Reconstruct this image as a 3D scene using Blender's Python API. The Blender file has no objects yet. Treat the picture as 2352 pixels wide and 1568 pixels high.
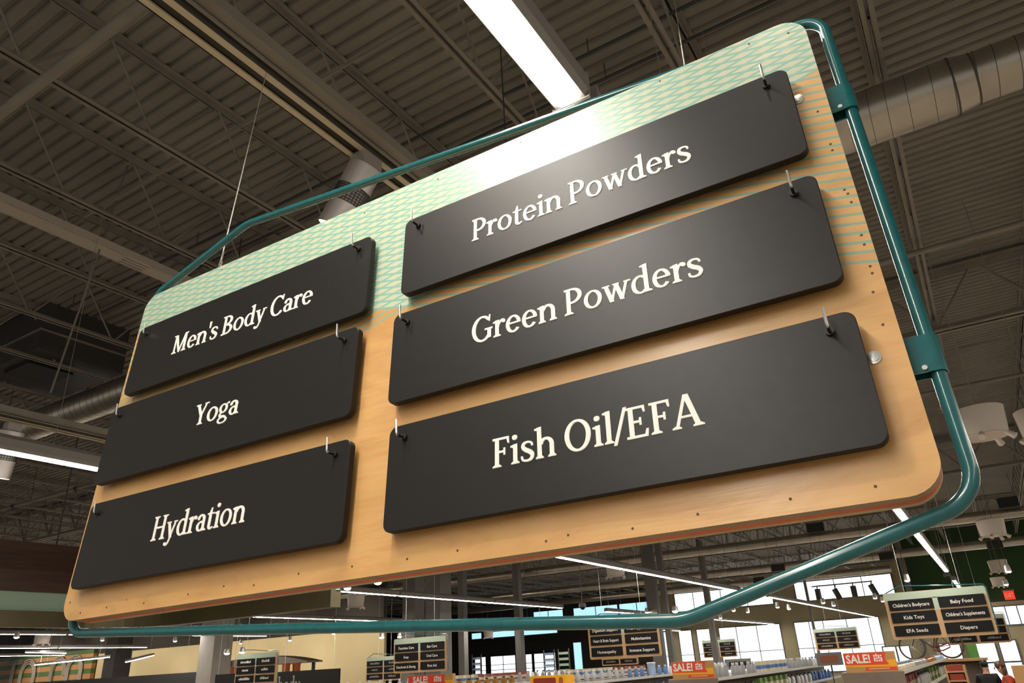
import bpy, math, random
from mathutils import Vector, Matrix

random.seed(7)
SC = bpy.context.scene
COL = SC.collection
CH = 2.1                                   # camera height above the shop floor
# ------------------------------------------------------------------ camera
# rows: image right, image down, view direction, in world axes (X along the signs, Y into the shop, Z up)
CR = Vector((0.8477, 0.52824, -0.0486))
CD = Vector((-0.25343, 0.32279, -0.91191))
CF = Vector((-0.46602, 0.78534, 0.4075))
FPX = 1676.0
cam_data = bpy.data.cameras.new('camera')
cam_data.sensor_width = 36.0
cam_data.lens = 36.0 * FPX / 2352.0
cam_data.clip_start = 0.02
cam_data.clip_end = 400
cam = bpy.data.objects.new('camera', cam_data)
COL.objects.link(cam)
m = Matrix((CR, -CD, -CF)).transposed().to_4x4()
m.translation = Vector((0, 0, CH))
cam.matrix_world = m
SC.camera = cam
# ------------------------------------------------------------------ world, exposure, light levels
wd = bpy.data.worlds.new('world')
SC.world = wd
wd.use_nodes = True
wd.node_tree.nodes['Background'].inputs[0].default_value = (1.0, 0.93, 0.83, 1)
wd.node_tree.nodes['Background'].inputs[1].default_value = 0.15
vs = SC.view_settings
vs.view_transform = 'Standard'
vs.look = 'None'
vs.exposure = 1.3
vs.gamma = 1.0
vs.use_curve_mapping = False
SC.cycles.use_denoising = True
SC.cycles.max_bounces = 6
SC.cycles.sample_clamp_indirect = 8.0
STRIP_E = 30.0                             # strip light lens radiance
WINDOW_E = 0.8
SPOT_E = 40.0


# ------------------------------------------------------------------ projection helpers: a photo pixel at a known depth or height
def ray(px, py):
    return (CR * ((px - 1176) / FPX) + CD * ((py - 784) / FPX) + CF)


def at_y(px, py, Y):
    r = ray(px, py)
    r = r * (Y / r.y)
    return Vector((r.x, r.y, r.z + CH))


def at_z(px, py, Z):
    r = ray(px, py)
    r = r * (Z / r.z)
    return Vector((r.x, r.y, r.z + CH))


# ------------------------------------------------------------------ materials
def mat(name, col, rough=0.5, metal=0.0, var=0.0, scale=8.0, emit=None, es=0.0, coat=0.0, stretch=None, bump=0.0, spec=0.5):
    M = bpy.data.materials.new(name)
    M.use_nodes = True
    nt = M.node_tree
    b = nt.nodes['Principled BSDF']
    b.inputs['Base Color'].default_value = (*col, 1)
    b.inputs['Roughness'].default_value = rough
    b.inputs['Metallic'].default_value = metal
    b.inputs['Specular IOR Level'].default_value = spec
    b.inputs['Coat Weight'].default_value = coat
    b.inputs['Coat Roughness'].default_value = 0.12
    if emit:
        b.inputs['Emission Color'].default_value = (*emit, 1)
        b.inputs['Emission Strength'].default_value = es
    if var or bump:
        tc = nt.nodes.new('ShaderNodeTexCoord')
        mp = nt.nodes.new('ShaderNodeMapping')
        if stretch:
            mp.inputs['Scale'].default_value = stretch
        nz = nt.nodes.new('ShaderNodeTexNoise')
        nz.inputs['Scale'].default_value = scale
        nz.inputs['Detail'].default_value = 5
        nt.links.new(tc.outputs['Object'], mp.inputs[0])
        nt.links.new(mp.outputs[0], nz.inputs['Vector'])
        if var:
            rp = nt.nodes.new('ShaderNodeValToRGB')
            rp.color_ramp.elements[0].position = 0.3
            rp.color_ramp.elements[1].position = 0.7
            rp.color_ramp.elements[0].color = (*[c * (1 - var) for c in col], 1)
            rp.color_ramp.elements[1].color = (*[min(1, c * (1 + var)) for c in col], 1)
            nt.links.new(nz.outputs['Fac'], rp.inputs[0])
            nt.links.new(rp.outputs[0], b.inputs['Base Color'])
        if bump:
            bp = nt.nodes.new('ShaderNodeBump')
            bp.inputs['Strength'].default_value = bump
            bp.inputs['Distance'].default_value = 0.002
            nt.links.new(nz.outputs['Fac'], bp.inputs['Height'])
            nt.links.new(bp.outputs[0], b.inputs['Normal'])
    return M


def board_mat():
    """Varnished birch ply with a printed lattice: falling lines cover the upper right, rising lines the upper left,
    and where both overlap the ground is painted pale green."""
    M = bpy.data.materials.new('printed_birch_ply')
    M.use_nodes = True
    nt = M.node_tree
    N, L = nt.nodes, nt.links
    b = N['Principled BSDF']
    tc = N.new('ShaderNodeTexCoord')
    sp = N.new('ShaderNodeSeparateXYZ')
    L.new(tc.outputs['Object'], sp.inputs[0])

    def mth(op, a, c=None, clamp=False):
        n = N.new('ShaderNodeMath')
        n.operation = op
        n.use_clamp = clamp
        for i, s in enumerate((a, c)):
            if s is None:
                continue
            if isinstance(s, (int, float)):
                n.inputs[i].default_value = s
            else:
                L.new(s, n.inputs[i])
        return n.outputs[0]

    X, Y = sp.outputs[0], sp.outputs[1]
    A = mth('SUBTRACT', mth('ADD', Y, mth('MULTIPLY', X, 0.235)), 0.549)
    B = mth('SUBTRACT', mth('SUBTRACT', Y, mth('MULTIPLY', X, 0.228)), 0.528)
    P, WL = 0.0172, 0.0026

    def lines(v):
        fr = mth('PINGPONG', mth('ADD', v, 0.0), P / 2)
        ln = mth('LESS_THAN', fr, WL)
        return mth('MULTIPLY', ln, mth('GREATER_THAN', v, -WL))
    la, lb = lines(A), lines(B)
    green = mth('MULTIPLY', mth('GREATER_THAN', A, 0), mth('GREATER_THAN', B, 0))
    lall = mth('MAXIMUM', la, lb)
    # wood
    mp = N.new('ShaderNodeMapping')
    mp.inputs['Scale'].default_value = (2.2, 7.0, 4.0)
    L.new(tc.outputs['Object'], mp.inputs[0])
    n1 = N.new('ShaderNodeTexNoise')
    n1.inputs['Scale'].default_value = 1.6
    n1.inputs['Detail'].default_value = 6
    n1.inputs['Distortion'].default_value = 1.6
    L.new(mp.outputs[0], n1.inputs['Vector'])
    rp = N.new('ShaderNodeValToRGB')
    e = rp.color_ramp.elements
    e[0].position, e[0].color = 0.28, (0.56, 0.295, 0.095, 1)
    e[1].position, e[1].color = 0.72, (0.73, 0.425, 0.165, 1)
    k = rp.color_ramp.elements.new(0.5)
    k.color = (0.68, 0.38, 0.138, 1)
    L.new(n1.outputs['Fac'], rp.inputs[0])
    n2 = N.new('ShaderNodeTexNoise')
    n2.inputs['Scale'].default_value = 60
    n2.inputs['Detail'].default_value = 3
    mp2 = N.new('ShaderNodeMapping')
    mp2.inputs['Scale'].default_value = (0.15, 2.2, 1)
    L.new(tc.outputs['Object'], mp2.inputs[0])
    L.new(mp2.outputs[0], n2.inputs['Vector'])

    def mix(f, a, c, blend='MIX'):
        n = N.new('ShaderNodeMix')
        n.data_type = 'RGBA'
        n.blend_type = blend
        if isinstance(f, (int, float)):
            n.inputs[0].default_value = f
        else:
            L.new(f, n.inputs[0])
        for i, s in ((6, a), (7, c)):
            if isinstance(s, tuple):
                n.inputs[i].default_value = s
            else:
                L.new(s, n.inputs[i])
        return n.outputs[2]
    wood = mix(0.10, rp.outputs[0], n2.outputs['Color'], 'OVERLAY')
    paint = mix(0.12, (0.52, 0.585, 0.43, 1), rp.outputs[0])
    base = mix(green, wood, paint)
    col = mix(mth('MULTIPLY', lall, 0.72), base, (0.13, 0.42, 0.35, 1))
    # small dark pin knots
    vo = N.new('ShaderNodeTexVoronoi')
    vo.inputs['Scale'].default_value = 9.0
    L.new(tc.outputs['Object'], vo.inputs['Vector'])
    kn = mth('MULTIPLY', mth('LESS_THAN', vo.outputs['Distance'], 0.02), 0.7)
    col = mix(kn, col, (0.12, 0.055, 0.02, 1))
    L.new(col, b.inputs['Base Color'])
    b.inputs['Roughness'].default_value = 0.42
    b.inputs['Coat Weight'].default_value = 0.35
    b.inputs['Coat Roughness'].default_value = 0.22
    bp = N.new('ShaderNodeBump')
    bp.inputs['Strength'].default_value = 0.25
    bp.inputs['Distance'].default_value = 0.0015
    L.new(n2.outputs['Fac'], bp.inputs['Height'])
    L.new(bp.outputs[0], b.inputs['Normal'])
    L.new(bp.outputs[0], b.inputs['Coat Normal'])
    return M


def stripes_mat(name, c1, c2, period):
    M = mat(name, c1, 0.6)
    nt = M.node_tree
    tc = nt.nodes.new('ShaderNodeTexCoord')
    sp = nt.nodes.new('ShaderNodeSeparateXYZ')
    nt.links.new(tc.outputs['Object'], sp.inputs[0])
    a = nt.nodes.new('ShaderNodeMath')
    a.operation = 'PINGPONG'
    a.inputs[1].default_value = period
    nt.links.new(sp.outputs[2], a.inputs[0])
    g = nt.nodes.new('ShaderNodeMath')
    g.operation = 'GREATER_THAN'
    g.inputs[1].default_value = period * 0.5
    nt.links.new(a.outputs[0], g.inputs[0])
    mx = nt.nodes.new('ShaderNodeMix')
    mx.data_type = 'RGBA'
    mx.inputs[6].default_value = (*c1, 1)
    mx.inputs[7].default_value = (*c2, 1)
    nt.links.new(g.outputs[0], mx.inputs[0])
    nt.links.new(mx.outputs[2], nt.nodes['Principled BSDF'].inputs['Base Color'])
    return M


BOARD = board_mat()
BLACK = mat('black_panel_laminate', (0.0135, 0.0125, 0.0122), 0.40, 0, 0.10, 40, bump=0.03, spec=0.32)
BLACKDIM = mat('dimmed_black_panel', (0.010, 0.009, 0.009), 0.6, spec=0.2)  # same laminate as BLACK, its colour darkened as if less strongly lit
BLACKEDGE = mat('black_panel_edge', (0.010, 0.009, 0.0085), 0.5, spec=0.25)
WHITE = mat('cream_lettering', (0.88, 0.85, 0.78), 0.5)
TEAL = mat('teal_powder_coat', (0.009, 0.112, 0.122), 0.22, 0, 0.10, 60, coat=0.5)
PLYRED = mat('red_core_ply', (0.72, 0.13, 0.022), 0.6, 0, 0.12, 30)
PLYBACK = mat('back_ply', (0.50, 0.34, 0.14), 0.5, 0, 0.2, 14, stretch=(1, 8, 1))
PLYEDGE = mat('birch_ply_edge', (0.36, 0.25, 0.13), 0.6, 0, 0.2, 50, stretch=(1, 1, 14))
STEEL = mat('bright_steel', (0.75, 0.74, 0.70), 0.28, 1.0)
RUBBER = mat('black_rubber', (0.01, 0.01, 0.01), 0.6)
CABLEM = mat('steel_cable', (0.72, 0.70, 0.64), 0.4, 0.6, 0.2, 300)
DECK = mat('painted_roof_deck', (0.235, 0.212, 0.182), 0.62, 0, 0.10, 1.4)
JOIST = mat('painted_joist_steel', (0.25, 0.222, 0.185), 0.6, 0, 0.12, 3)
DARKST = mat('dark_steel', (0.045, 0.043, 0.04), 0.6, 0, 0.15, 3)
GREYST = mat('grey_painted_column', (0.16, 0.15, 0.135), 0.55, 0, 0.1, 3)
PALEST = mat('pale_painted_column', (0.34, 0.31, 0.28), 0.55, 0, 0.06, 2)
DUCT = mat('galvanised_duct', (0.50, 0.465, 0.40), 0.30, 0.9, 0.10, 2.2)
SEAM = mat('duct_seam', (0.10, 0.09, 0.075), 0.5, 0.4)
FIXT = mat('fixture_housing', (0.26, 0.24, 0.22), 0.5, 0.1)
RAILM = mat('beige_rail', (0.62, 0.53, 0.36), 0.45)
TRAYM = mat('pale_grey_tray', (0.46, 0.41, 0.35), 0.5)
RAILD = mat('rail_slot', (0.05, 0.045, 0.035), 0.7)
LENS = mat('strip_lens', (0.9, 0.88, 0.82), 0.4, emit=(1.0, 0.94, 0.84), es=STRIP_E)
GLOW = mat('lamp_lens', (1, 0.95, 0.85), 0.4, emit=(1.0, 0.84, 0.62), es=SPOT_E)
LAMP = mat('lamp_silver', (0.52, 0.48, 0.45), 0.35, 0.5)
LAMPM = mat('lamp_mesh', (0.03, 0.028, 0.028), 0.5)
DRUM = mat('white_plastic', (0.62, 0.55, 0.48), 0.5)
WALLC = mat('cream_wall_paint', (0.66, 0.55, 0.34), 0.8, 0, 0.05, 0.6)
WALLB = mat('beige_wall_paint', (0.33, 0.28, 0.17), 0.8, 0, 0.05, 0.6)
WALLD = mat('dark_wall_paint', (0.035, 0.03, 0.026), 0.8, 0, 0.15, 0.5)
WALLG = mat('green_wall_paint', (0.02, 0.055, 0.012), 0.8, 0, 0.12, 0.5)
GREENP = mat('leaf_green_post', (0.08, 0.22, 0.04), 0.6)
FLOORM = mat('polished_floor', (0.34, 0.29, 0.23), 0.35, 0, 0.08, 0.7)
PANE = mat('bright_window_pane', (0.9, 0.95, 1.0), 0.2, emit=(0.86, 0.94, 1.0), es=WINDOW_E)
PANEB = mat('blue_window_pane', (0.4, 0.6, 0.9), 0.2, emit=(0.42, 0.74, 1.0), es=0.50)
FRAMEM = mat('window_frame_metal', (0.10, 0.11, 0.12), 0.45, 0.2)
WALNUT = mat('walnut_fascia', (0.075, 0.032, 0.016), 0.42, 0, 0.30, 2.5, stretch=(0.6, 0.6, 9))
CANTEAL = mat('pale_teal_band', (0.44, 0.60, 0.47), 0.6)
OLIVE = mat('brass_edge_band', (0.12, 0.095, 0.042), 0.36, 0.4, 0.12, 2)
TOGO = stripes_mat('orange_green_stripes', (0.09, 0.16, 0.06), (0.50, 0.25, 0.11), 0.34)
TOGOL = mat('grey_marquee_letter', (0.42, 0.38, 0.34), 0.5)
TERRA = mat('terracotta', (0.42, 0.10, 0.035), 0.45)
CHALK = mat('grey_sign_lettering', (0.35, 0.34, 0.32), 0.6)
SALER = mat('sale_red', (0.80, 0.065, 0.02), 0.5)
SALEY = mat('sale_yellow', (0.90, 0.42, 0.01), 0.5)
KRAFT = mat('kraft_card', (0.50, 0.28, 0.11), 0.7)
SHELFM = mat('brown_shelf_steel', (0.20, 0.15, 0.115), 0.5, 0, 0.1, 4)
SHELFP = mat('pale_shelf_edge', (0.62, 0.58, 0.52), 0.4)
TOPGREY = mat('grey_topper', (0.20, 0.19, 0.18), 0.6)
TOPOR = mat('rust_topper_patch', (0.30, 0.10, 0.045), 0.6)
MAROON = mat('maroon_card', (0.30, 0.03, 0.015), 0.5)
SIGNGREEN = mat('pale_green_sign_top', (0.44, 0.52, 0.40), 0.4)
SIGNWOOD = mat('plain_birch_ply', (0.60, 0.38, 0.19), 0.45, 0, 0.08, 3)
EXITR = mat('exit_red', (0.8, 0.02, 0.01), 0.5, emit=(1.0, 0.04, 0.01), es=0.35)
SKIN = mat('skin', (0.60, 0.33, 0.22), 0.5)
HAIRB = mat('brown_hair', (0.13, 0.06, 0.025), 0.5)
HAIRK = mat('black_hair', (0.012, 0.010, 0.010), 0.45)
JACKET = mat('black_jacket', (0.012, 0.012, 0.016), 0.7)
SHIRTR = mat('red_orange_shirt', (0.52, 0.045, 0.015), 0.7)
DENIM = mat('dark_trousers', (0.03, 0.035, 0.055), 0.8)
SHOE = mat('dark_shoe', (0.02, 0.018, 0.016), 0.5)
TYRE = mat('brown_tyre', (0.10, 0.065, 0.035), 0.7)
BIKEF = mat('bike_frame_dark', (0.025, 0.022, 0.02), 0.3)
BIKER = mat('bike_red_guard', (0.28, 0.03, 0.02), 0.4)
PALEBLUE = mat('pale_blue_plastic', (0.40, 0.55, 0.82), 0.4)
PW = mat('white_bottle', (0.72, 0.72, 0.70), 0.35)
PB = mat('blue_bottle', (0.10, 0.22, 0.50), 0.3)
PR = mat('red_pack', (0.30, 0.07, 0.05), 0.5)
PG = mat('green_pack', (0.16, 0.28, 0.05), 0.5)
PA = mat('amber_jar', (0.40, 0.20, 0.03), 0.25)
PC = mat('cream_carton', (0.72, 0.64, 0.46), 0.6)
PGREY = mat('grey_bottle', (0.36, 0.37, 0.38), 0.35)
PK = mat('dark_cap', (0.03, 0.03, 0.04), 0.4)


# ------------------------------------------------------------------ mesh builder
class MB:
    def __init__(s):
        s.v, s.f, s.mi = [], [], []

    def add(s, vs_, fs, mi=0, M=None):
        o = len(s.v)
        for p in vs_:
            p = Vector(p)
            s.v.append(tuple(M @ p) if M else tuple(p))
        for q in fs:
            s.f.append([i + o for i in q])
            s.mi.append(mi)
        return s

    def box(s, x0, x1, y0, y1, z0, z1, mi=0, M=None):
        vs_ = [(x, y, z) for x in (x0, x1) for y in (y0, y1) for z in (z0, z1)]
        fs = [(0, 1, 3, 2), (4, 6, 7, 5), (0, 4, 5, 1), (2, 3, 7, 6), (0, 2, 6, 4), (1, 5, 7, 3)]
        return s.add(vs_, fs, mi, M)

    def cyl(s, p0, p1, r0, r1=None, n=16, caps=True, mi=0):
        r1 = r0 if r1 is None else r1
        p0, p1 = Vector(p0), Vector(p1)
        d = (p1 - p0).normalized()
        a = d.orthogonal().normalized()
        b = d.cross(a)
        vs_ = []
        for p, r in ((p0, r0), (p1, r1)):
            for i in range(n):
                t = 2 * math.pi * i / n
                vs_.append(p + (a * math.cos(t) + b * math.sin(t)) * r)
        fs = [(i, (i + 1) % n, n + (i + 1) % n, n + i) for i in range(n)]
        if caps:
            fs += [tuple(range(n))[::-1], tuple(range(n, 2 * n))]
        return s.add(vs_, fs, mi)

    def tube(s, path, r, n=10, closed=False, mi=0):
        P = [Vector(p) for p in path]
        k = len(P)
        vs_, fs = [], []
        a = None
        for i in range(k):
            if closed:
                d = (P[(i + 1) % k] - P[i - 1]).normalized()
            else:
                d = (P[min(i + 1, k - 1)] - P[max(i - 1, 0)]).normalized()
            if a is None:
                a = d.orthogonal().normalized()
            a = (a - d * a.dot(d)).normalized()
            b = d.cross(a)
            rr = r[i] if isinstance(r, (list, tuple)) else r
            for j in range(n):
                t = 2 * math.pi * j / n
                vs_.append(P[i] + (a * math.cos(t) + b * math.sin(t)) * rr)
        for i in range(k if closed else k - 1):
            for j in range(n):
                i2 = (i + 1) % k
                fs.append((i * n + j, i * n + (j + 1) % n, i2 * n + (j + 1) % n, i2 * n + j))
        if not closed:
            fs += [tuple(range(n))[::-1], tuple(range((k - 1) * n, k * n))]
        return s.add(vs_, fs, mi)

    def lathe(s, prof, n=16, M=None, mi=0):
        vs_, fs = [], []
        for r, z in prof:
            for i in range(n):
                t = 2 * math.pi * i / n
                vs_.append((r * math.cos(t), r * math.sin(t), z))
        for k in range(len(prof) - 1):
            for i in range(n):
                fs.append((k * n + i, k * n + (i + 1) % n, (k + 1) * n + (i + 1) % n, (k + 1) * n + i))
        fs += [tuple(range(n))[::-1], tuple(range((len(prof) - 1) * n, len(prof) * n))]
        return s.add(vs_, fs, mi, M)

    def prism(s, poly, z0, z1, mi=0, M=None, mi_side=None):
        n = len(poly)
        o = [(p[0], p[1], z0) for p in poly] + [(p[0], p[1], z1) for p in poly]
        s.add(o, [tuple(range(n))[::-1], tuple(range(n, 2 * n))], mi, M)
        return s.add(o, [(i, (i + 1) % n, n + (i + 1) % n, n + i) for i in range(n)], mi if mi_side is None else mi_side, M)

    def sphere(s, c, r, n=12, m_=8, mi=0, sx=1, sy=1, sz=1):
        prof = [(max(1e-4, r * math.sin(math.pi * i / m_)), -r * math.cos(math.pi * i / m_)) for i in range(m_ + 1)]
        return s.lathe(prof, n, Matrix.Translation(c) @ Matrix.Diagonal((sx, sy, sz, 1)), mi)

    def build(s, name, mats, parent=None, smooth=False):
        me = bpy.data.meshes.new(name)
        me.from_pydata([tuple(p) for p in s.v], [], s.f)
        if not isinstance(mats, (list, tuple)):
            mats = [mats]
        for q in mats:
            me.materials.append(q)
        me.polygons.foreach_set('material_index', s.mi)
        if smooth:
            me.polygons.foreach_set('use_smooth', [True] * len(me.polygons))
        me.update()
        o = bpy.data.objects.new(name, me)
        COL.objects.link(o)
        if parent is not None:
            o.parent = parent
        if smooth:
            try:
                me.set_sharp_from_angle(angle=math.radians(42))
            except Exception:
                pass
        return o


def tag(o, label, cat, group=None, kind=None):
    o['label'] = label
    o['category'] = cat
    if group:
        o['group'] = group
    if kind:
        o['kind'] = kind
    return o


def thing(name, label, cat, loc=(0, 0, 0), rot=None, group=None, kind=None):
    e = bpy.data.objects.new(name, None)
    e.empty_display_size = 0.1
    COL.objects.link(e)
    if rot is not None:
        mm = rot.to_4x4() if isinstance(rot, Matrix) else Matrix.Rotation(rot, 4, 'Z')
        mm.translation = Vector(loc)
        e.matrix_world = mm
    else:
        e.location = loc
    return tag(e, label, cat, group, kind)


def struct(o, label=None, cat=None):
    o['kind'] = 'structure'
    if label:
        o['label'] = label
        o['category'] = cat
    return o


def dup(root, loc, label=None, group=None, rot=None):
    r = root.copy()
    COL.objects.link(r)
    r.location = loc
    if rot is not None:
        r.rotation_euler = (0, 0, rot)
    if label:
        r['label'] = label
    if group:
        r['group'] = group
    for ch in root.children:
        c = ch.copy()
        COL.objects.link(c)
        c.parent = r
        for g in ch.children:
            d = g.copy()
            COL.objects.link(d)
            d.parent = c
    return r


def rrect(x0, x1, y0, y1, r, n=6):
    out = []
    for cx, cy, a0 in ((x1 - r, y0 + r, -90), (x1 - r, y1 - r, 0), (x0 + r, y1 - r, 90), (x0 + r, y0 + r, 180)):
        for i in range(n + 1):
            t = math.radians(a0 + 90 * i / n)
            out.append((cx + r * math.cos(t), cy + r * math.sin(t)))
    return out


def fillet(pts, rads, n=7, closed=True):
    out = []
    k = len(pts)
    for i in range(k):
        p = Vector(pts[i])
        r = rads[i] if isinstance(rads, (list, tuple)) else rads
        if (not closed and i in (0, k - 1)) or r == 0:
            out.append(p)
            continue
        a = (Vector(pts[i - 1]) - p).normalized()
        b = (Vector(pts[(i + 1) % k]) - p).normalized()
        ang = a.angle(b)
        d = r / math.tan(ang / 2)
        q0, q1 = p + a * d, p + b * d
        c = p + (a + b).normalized() * (r / math.sin(ang / 2))
        u, v = q0 - c, q1 - c
        w = u.angle(v)
        for j in range(n + 1):
            t = j / n
            out.append(c + (u * math.sin((1 - t) * w) + v * math.sin(t * w)) / math.sin(w))
    return out


# ------------------------------------------------------------------ hand drawn serif alphabet (cap height 1)
def ell(cx, cy, rx, ry, a0, a1, tv, th, n=26):
    """Part of a ring with wall tv at the sides and th at top and bottom: a list of quads."""
    qs = []
    pr = None
    for i in range(n + 1):
        t = math.radians(a0 + (a1 - a0) * i / n)
        c, s_ = math.cos(t), math.sin(t)
        o = (cx + rx * c, cy + ry * s_)
        q = (cx + (rx - tv) * c, cy + (ry - th) * s_)
        if pr:
            qs.append([pr[0], o, q, pr[1]])
        pr = (o, q)
    return qs


def rect(x0, x1, y0, y1):
    return [[(x0, y0), (x1, y0), (x1, y1), (x0, y1)]]


def diag(x0, y0, x1, y1, w):
    return [[(x0 - w / 2, y0), (x0 + w / 2, y0), (x1 + w / 2, y1), (x1 - w / 2, y1)]]


def srf(x, y, hw, up=True, t=0.06, st=0.065):
    """Bracketed foot (up) or head serif centred on x."""
    s_ = 1 if up else -1
    return [[(x - hw, y), (x + hw, y), (x + hw, y + s_ * t * 0.55), (x + st, y + s_ * t * 1.5), (x - st, y + s_ * t * 1.5), (x - hw, y + s_ * t * 0.55)]]


def stroke(pts, ws):
    qs = []
    k = len(pts)
    L = []
    for i in range(k):
        a, b = pts[max(0, i - 1)], pts[min(k - 1, i + 1)]
        dx, dy = b[0] - a[0], b[1] - a[1]
        n = math.hypot(dx, dy) or 1
        w = ws[i] / 2
        L.append(((pts[i][0] - dy / n * w, pts[i][1] + dx / n * w), (pts[i][0] + dy / n * w, pts[i][1] - dx / n * w)))
    for i in range(k - 1):
        qs.append([L[i][0], L[i + 1][0], L[i + 1][1], L[i][1]])
    return qs


def smooth_pts(pts, ws, n=6):
    P, Wd = [], []
    k = len(pts)
    for i in range(k - 1):
        p0, p1, p2, p3 = pts[max(0, i - 1)], pts[i], pts[i + 1], pts[min(k - 1, i + 2)]
        for j in range(n):
            t = j / n
            P.append(tuple(0.5 * (2 * p1[d] + (p2[d] - p0[d]) * t + (2 * p0[d] - 5 * p1[d] + 4 * p2[d] - p3[d]) * t * t + (3 * p1[d] - p0[d] - 3 * p2[d] + p3[d]) * t ** 3) for d in (0, 1)))
            Wd.append(ws[i] + (ws[i + 1] - ws[i]) * t)
    P.append(pts[-1])
    Wd.append(ws[-1])
    return stroke(P, Wd)


def disc(cx, cy, r, n=16):
    return [[(cx + r * math.cos(2 * math.pi * i / n), cy + r * math.sin(2 * math.pi * i / n)) for i in range(n)]]


XH, AS, T, H = 0.66, 1.05, 0.128, 0.07


def st(x, y0, y1, w=T):
    return rect(x - w / 2, x + w / 2, y0, y1)


def flag(x, y, w=T):
    return [[(x - w / 2 - 0.10, y - 0.075), (x - w / 2 - 0.09, y - 0.035), (x + w / 2, y + 0.012), (x + w / 2, y - 0.14), (x - w / 2, y - 0.11)]]


def arch(x, w=0.41):
    """Shoulder of n and h that starts on the stem at x."""
    return ell(x + w / 2 + 0.02, 0.40, w / 2 + 0.05, 0.275, 0, 165, T, 0.085) + st(x + w + 0.005, 0, 0.40) + srf(x + w + 0.005, 0, 0.125)


G = {}
G[' '] = (0.25, [])
G['M'] = (1.06, st(0.19, 0, 1, 0.085) + st(0.86, 0, 1) + [[(0.12, 1), (0.27, 1), (0.57, 0.06), (0.50, 0.0)]] + [[(0.80, 1), (0.90, 1), (0.56, 0.0), (0.49, 0.02)]] + srf(0.19, 0, 0.14) + srf(0.86, 0, 0.15) + rect(0.04, 0.26, 0.945, 1) + rect(0.82, 1.0, 0.945, 1))
G['H'] = (0.90, st(0.18, 0, 1) + st(0.70, 0, 1) + rect(0.18, 0.70, 0.48, 0.555) + srf(0.18, 0, 0.15) + srf(0.70, 0, 0.15) + srf(0.18, 1, 0.15, False) + srf(0.70, 1, 0.15, False))
G['P'] = (0.70, st(0.18, 0, 1) + ell(0.30, 0.70, 0.36, 0.30, -92, 90, 0.13, 0.075) + rect(0.04, 0.31, 0.925, 1) + srf(0.18, 0, 0.15) + rect(0.20, 0.30, 0.40, 0.475))
G['F'] = (0.66, st(0.18, 0, 1) + rect(0.03, 0.60, 0.925, 1) + [[(0.53, 0.93), (0.60, 1), (0.61, 0.77), (0.57, 0.77)]] + rect(0.18, 0.46, 0.475, 0.545) + [[(0.42, 0.39), (0.47, 0.39), (0.47, 0.63), (0.42, 0.63)]] + srf(0.18, 0, 0.15))
G['E'] = (0.72, st(0.18, 0, 1) + rect(0.03, 0.60, 0.925, 1) + [[(0.53, 0.93), (0.60, 1), (0.61, 0.79), (0.57, 0.79)]] + rect(0.18, 0.47, 0.475, 0.545) + [[(0.43, 0.39), (0.48, 0.39), (0.48, 0.63), (0.43, 0.63)]] + rect(0.03, 0.64, 0, 0.075) + [[(0.57, 0.07), (0.64, 0), (0.67, 0.24), (0.62, 0.24)]])
G['O'] = (0.94, ell(0.46, 0.5, 0.415, 0.525, 0, 360, 0.135, 0.075, 40))
G['G'] = (0.90, ell(0.46, 0.5, 0.415, 0.525, 42, 318, 0.135, 0.075, 34) + st(0.745, 0.08, 0.44) + rect(0.57, 0.87, 0.41, 0.475) + [[(0.72, 0.76), (0.765, 0.74), (0.785, 1.01), (0.745, 1.01)]])
G['C'] = (0.80, ell(0.46, 0.5, 0.415, 0.525, 42, 318, 0.135, 0.075, 34) + [[(0.70, 0.76), (0.745, 0.74), (0.77, 1.01), (0.73, 1.01)]])
G['B'] = (0.74, st(0.18, 0, 1) + ell(0.31, 0.755, 0.30, 0.245, -92, 90, 0.125, 0.07) + ell(0.32, 0.27, 0.35, 0.27, -90, 92, 0.13, 0.075) + rect(0.03, 0.32, 0.93, 1) + rect(0.03, 0.33, 0, 0.072) + rect(0.2, 0.32, 0.485, 0.55))
G['Y'] = (0.74, diag(0.37, 0.42, 0.11, 1, 0.135) + diag(0.38, 0.42, 0.63, 1, 0.08) + st(0.375, 0, 0.48) + srf(0.375, 0, 0.15) + rect(-0.01, 0.25, 0.945, 1) + rect(0.52, 0.75, 0.945, 1))
G['A'] = (0.84, diag(0.10, 0, 0.41, 1.03, 0.075) + diag(0.71, 0, 0.43, 1.03, 0.135) + rect(0.20, 0.64, 0.31, 0.375) + srf(0.10, 0, 0.125, st=0.04) + srf(0.71, 0, 0.15))
G['n'] = (0.72, st(0.16, 0, XH) + flag(0.16, XH) + srf(0.16, 0, 0.125) + arch(0.16))
G['h'] = (0.72, st(0.16, 0, AS) + flag(0.16, AS) + srf(0.16, 0, 0.125) + arch(0.16))
G['e'] = (0.63, ell(0.32, 0.33, 0.28, 0.345, 4, 322, 0.12, 0.07, 30) + rect(0.12, 0.58, 0.335, 0.395))
G['o'] = (0.69, ell(0.34, 0.33, 0.305, 0.345, 0, 360, 0.12, 0.065, 34))
G['d'] = (0.70, ell(0.33, 0.33, 0.285, 0.345, 48, 312, 0.12, 0.065, 28) + st(0.525, 0.0, AS) + flag(0.525, AS) + [[(0.55, 0), (0.69, 0), (0.69, 0.04), (0.58, 0.10)]])
G['b'] = (0.70, ell(0.37, 0.33, 0.285, 0.345, -132, 132, 0.12, 0.065, 28) + st(0.165, 0.0, AS) + flag(0.165, AS))
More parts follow.
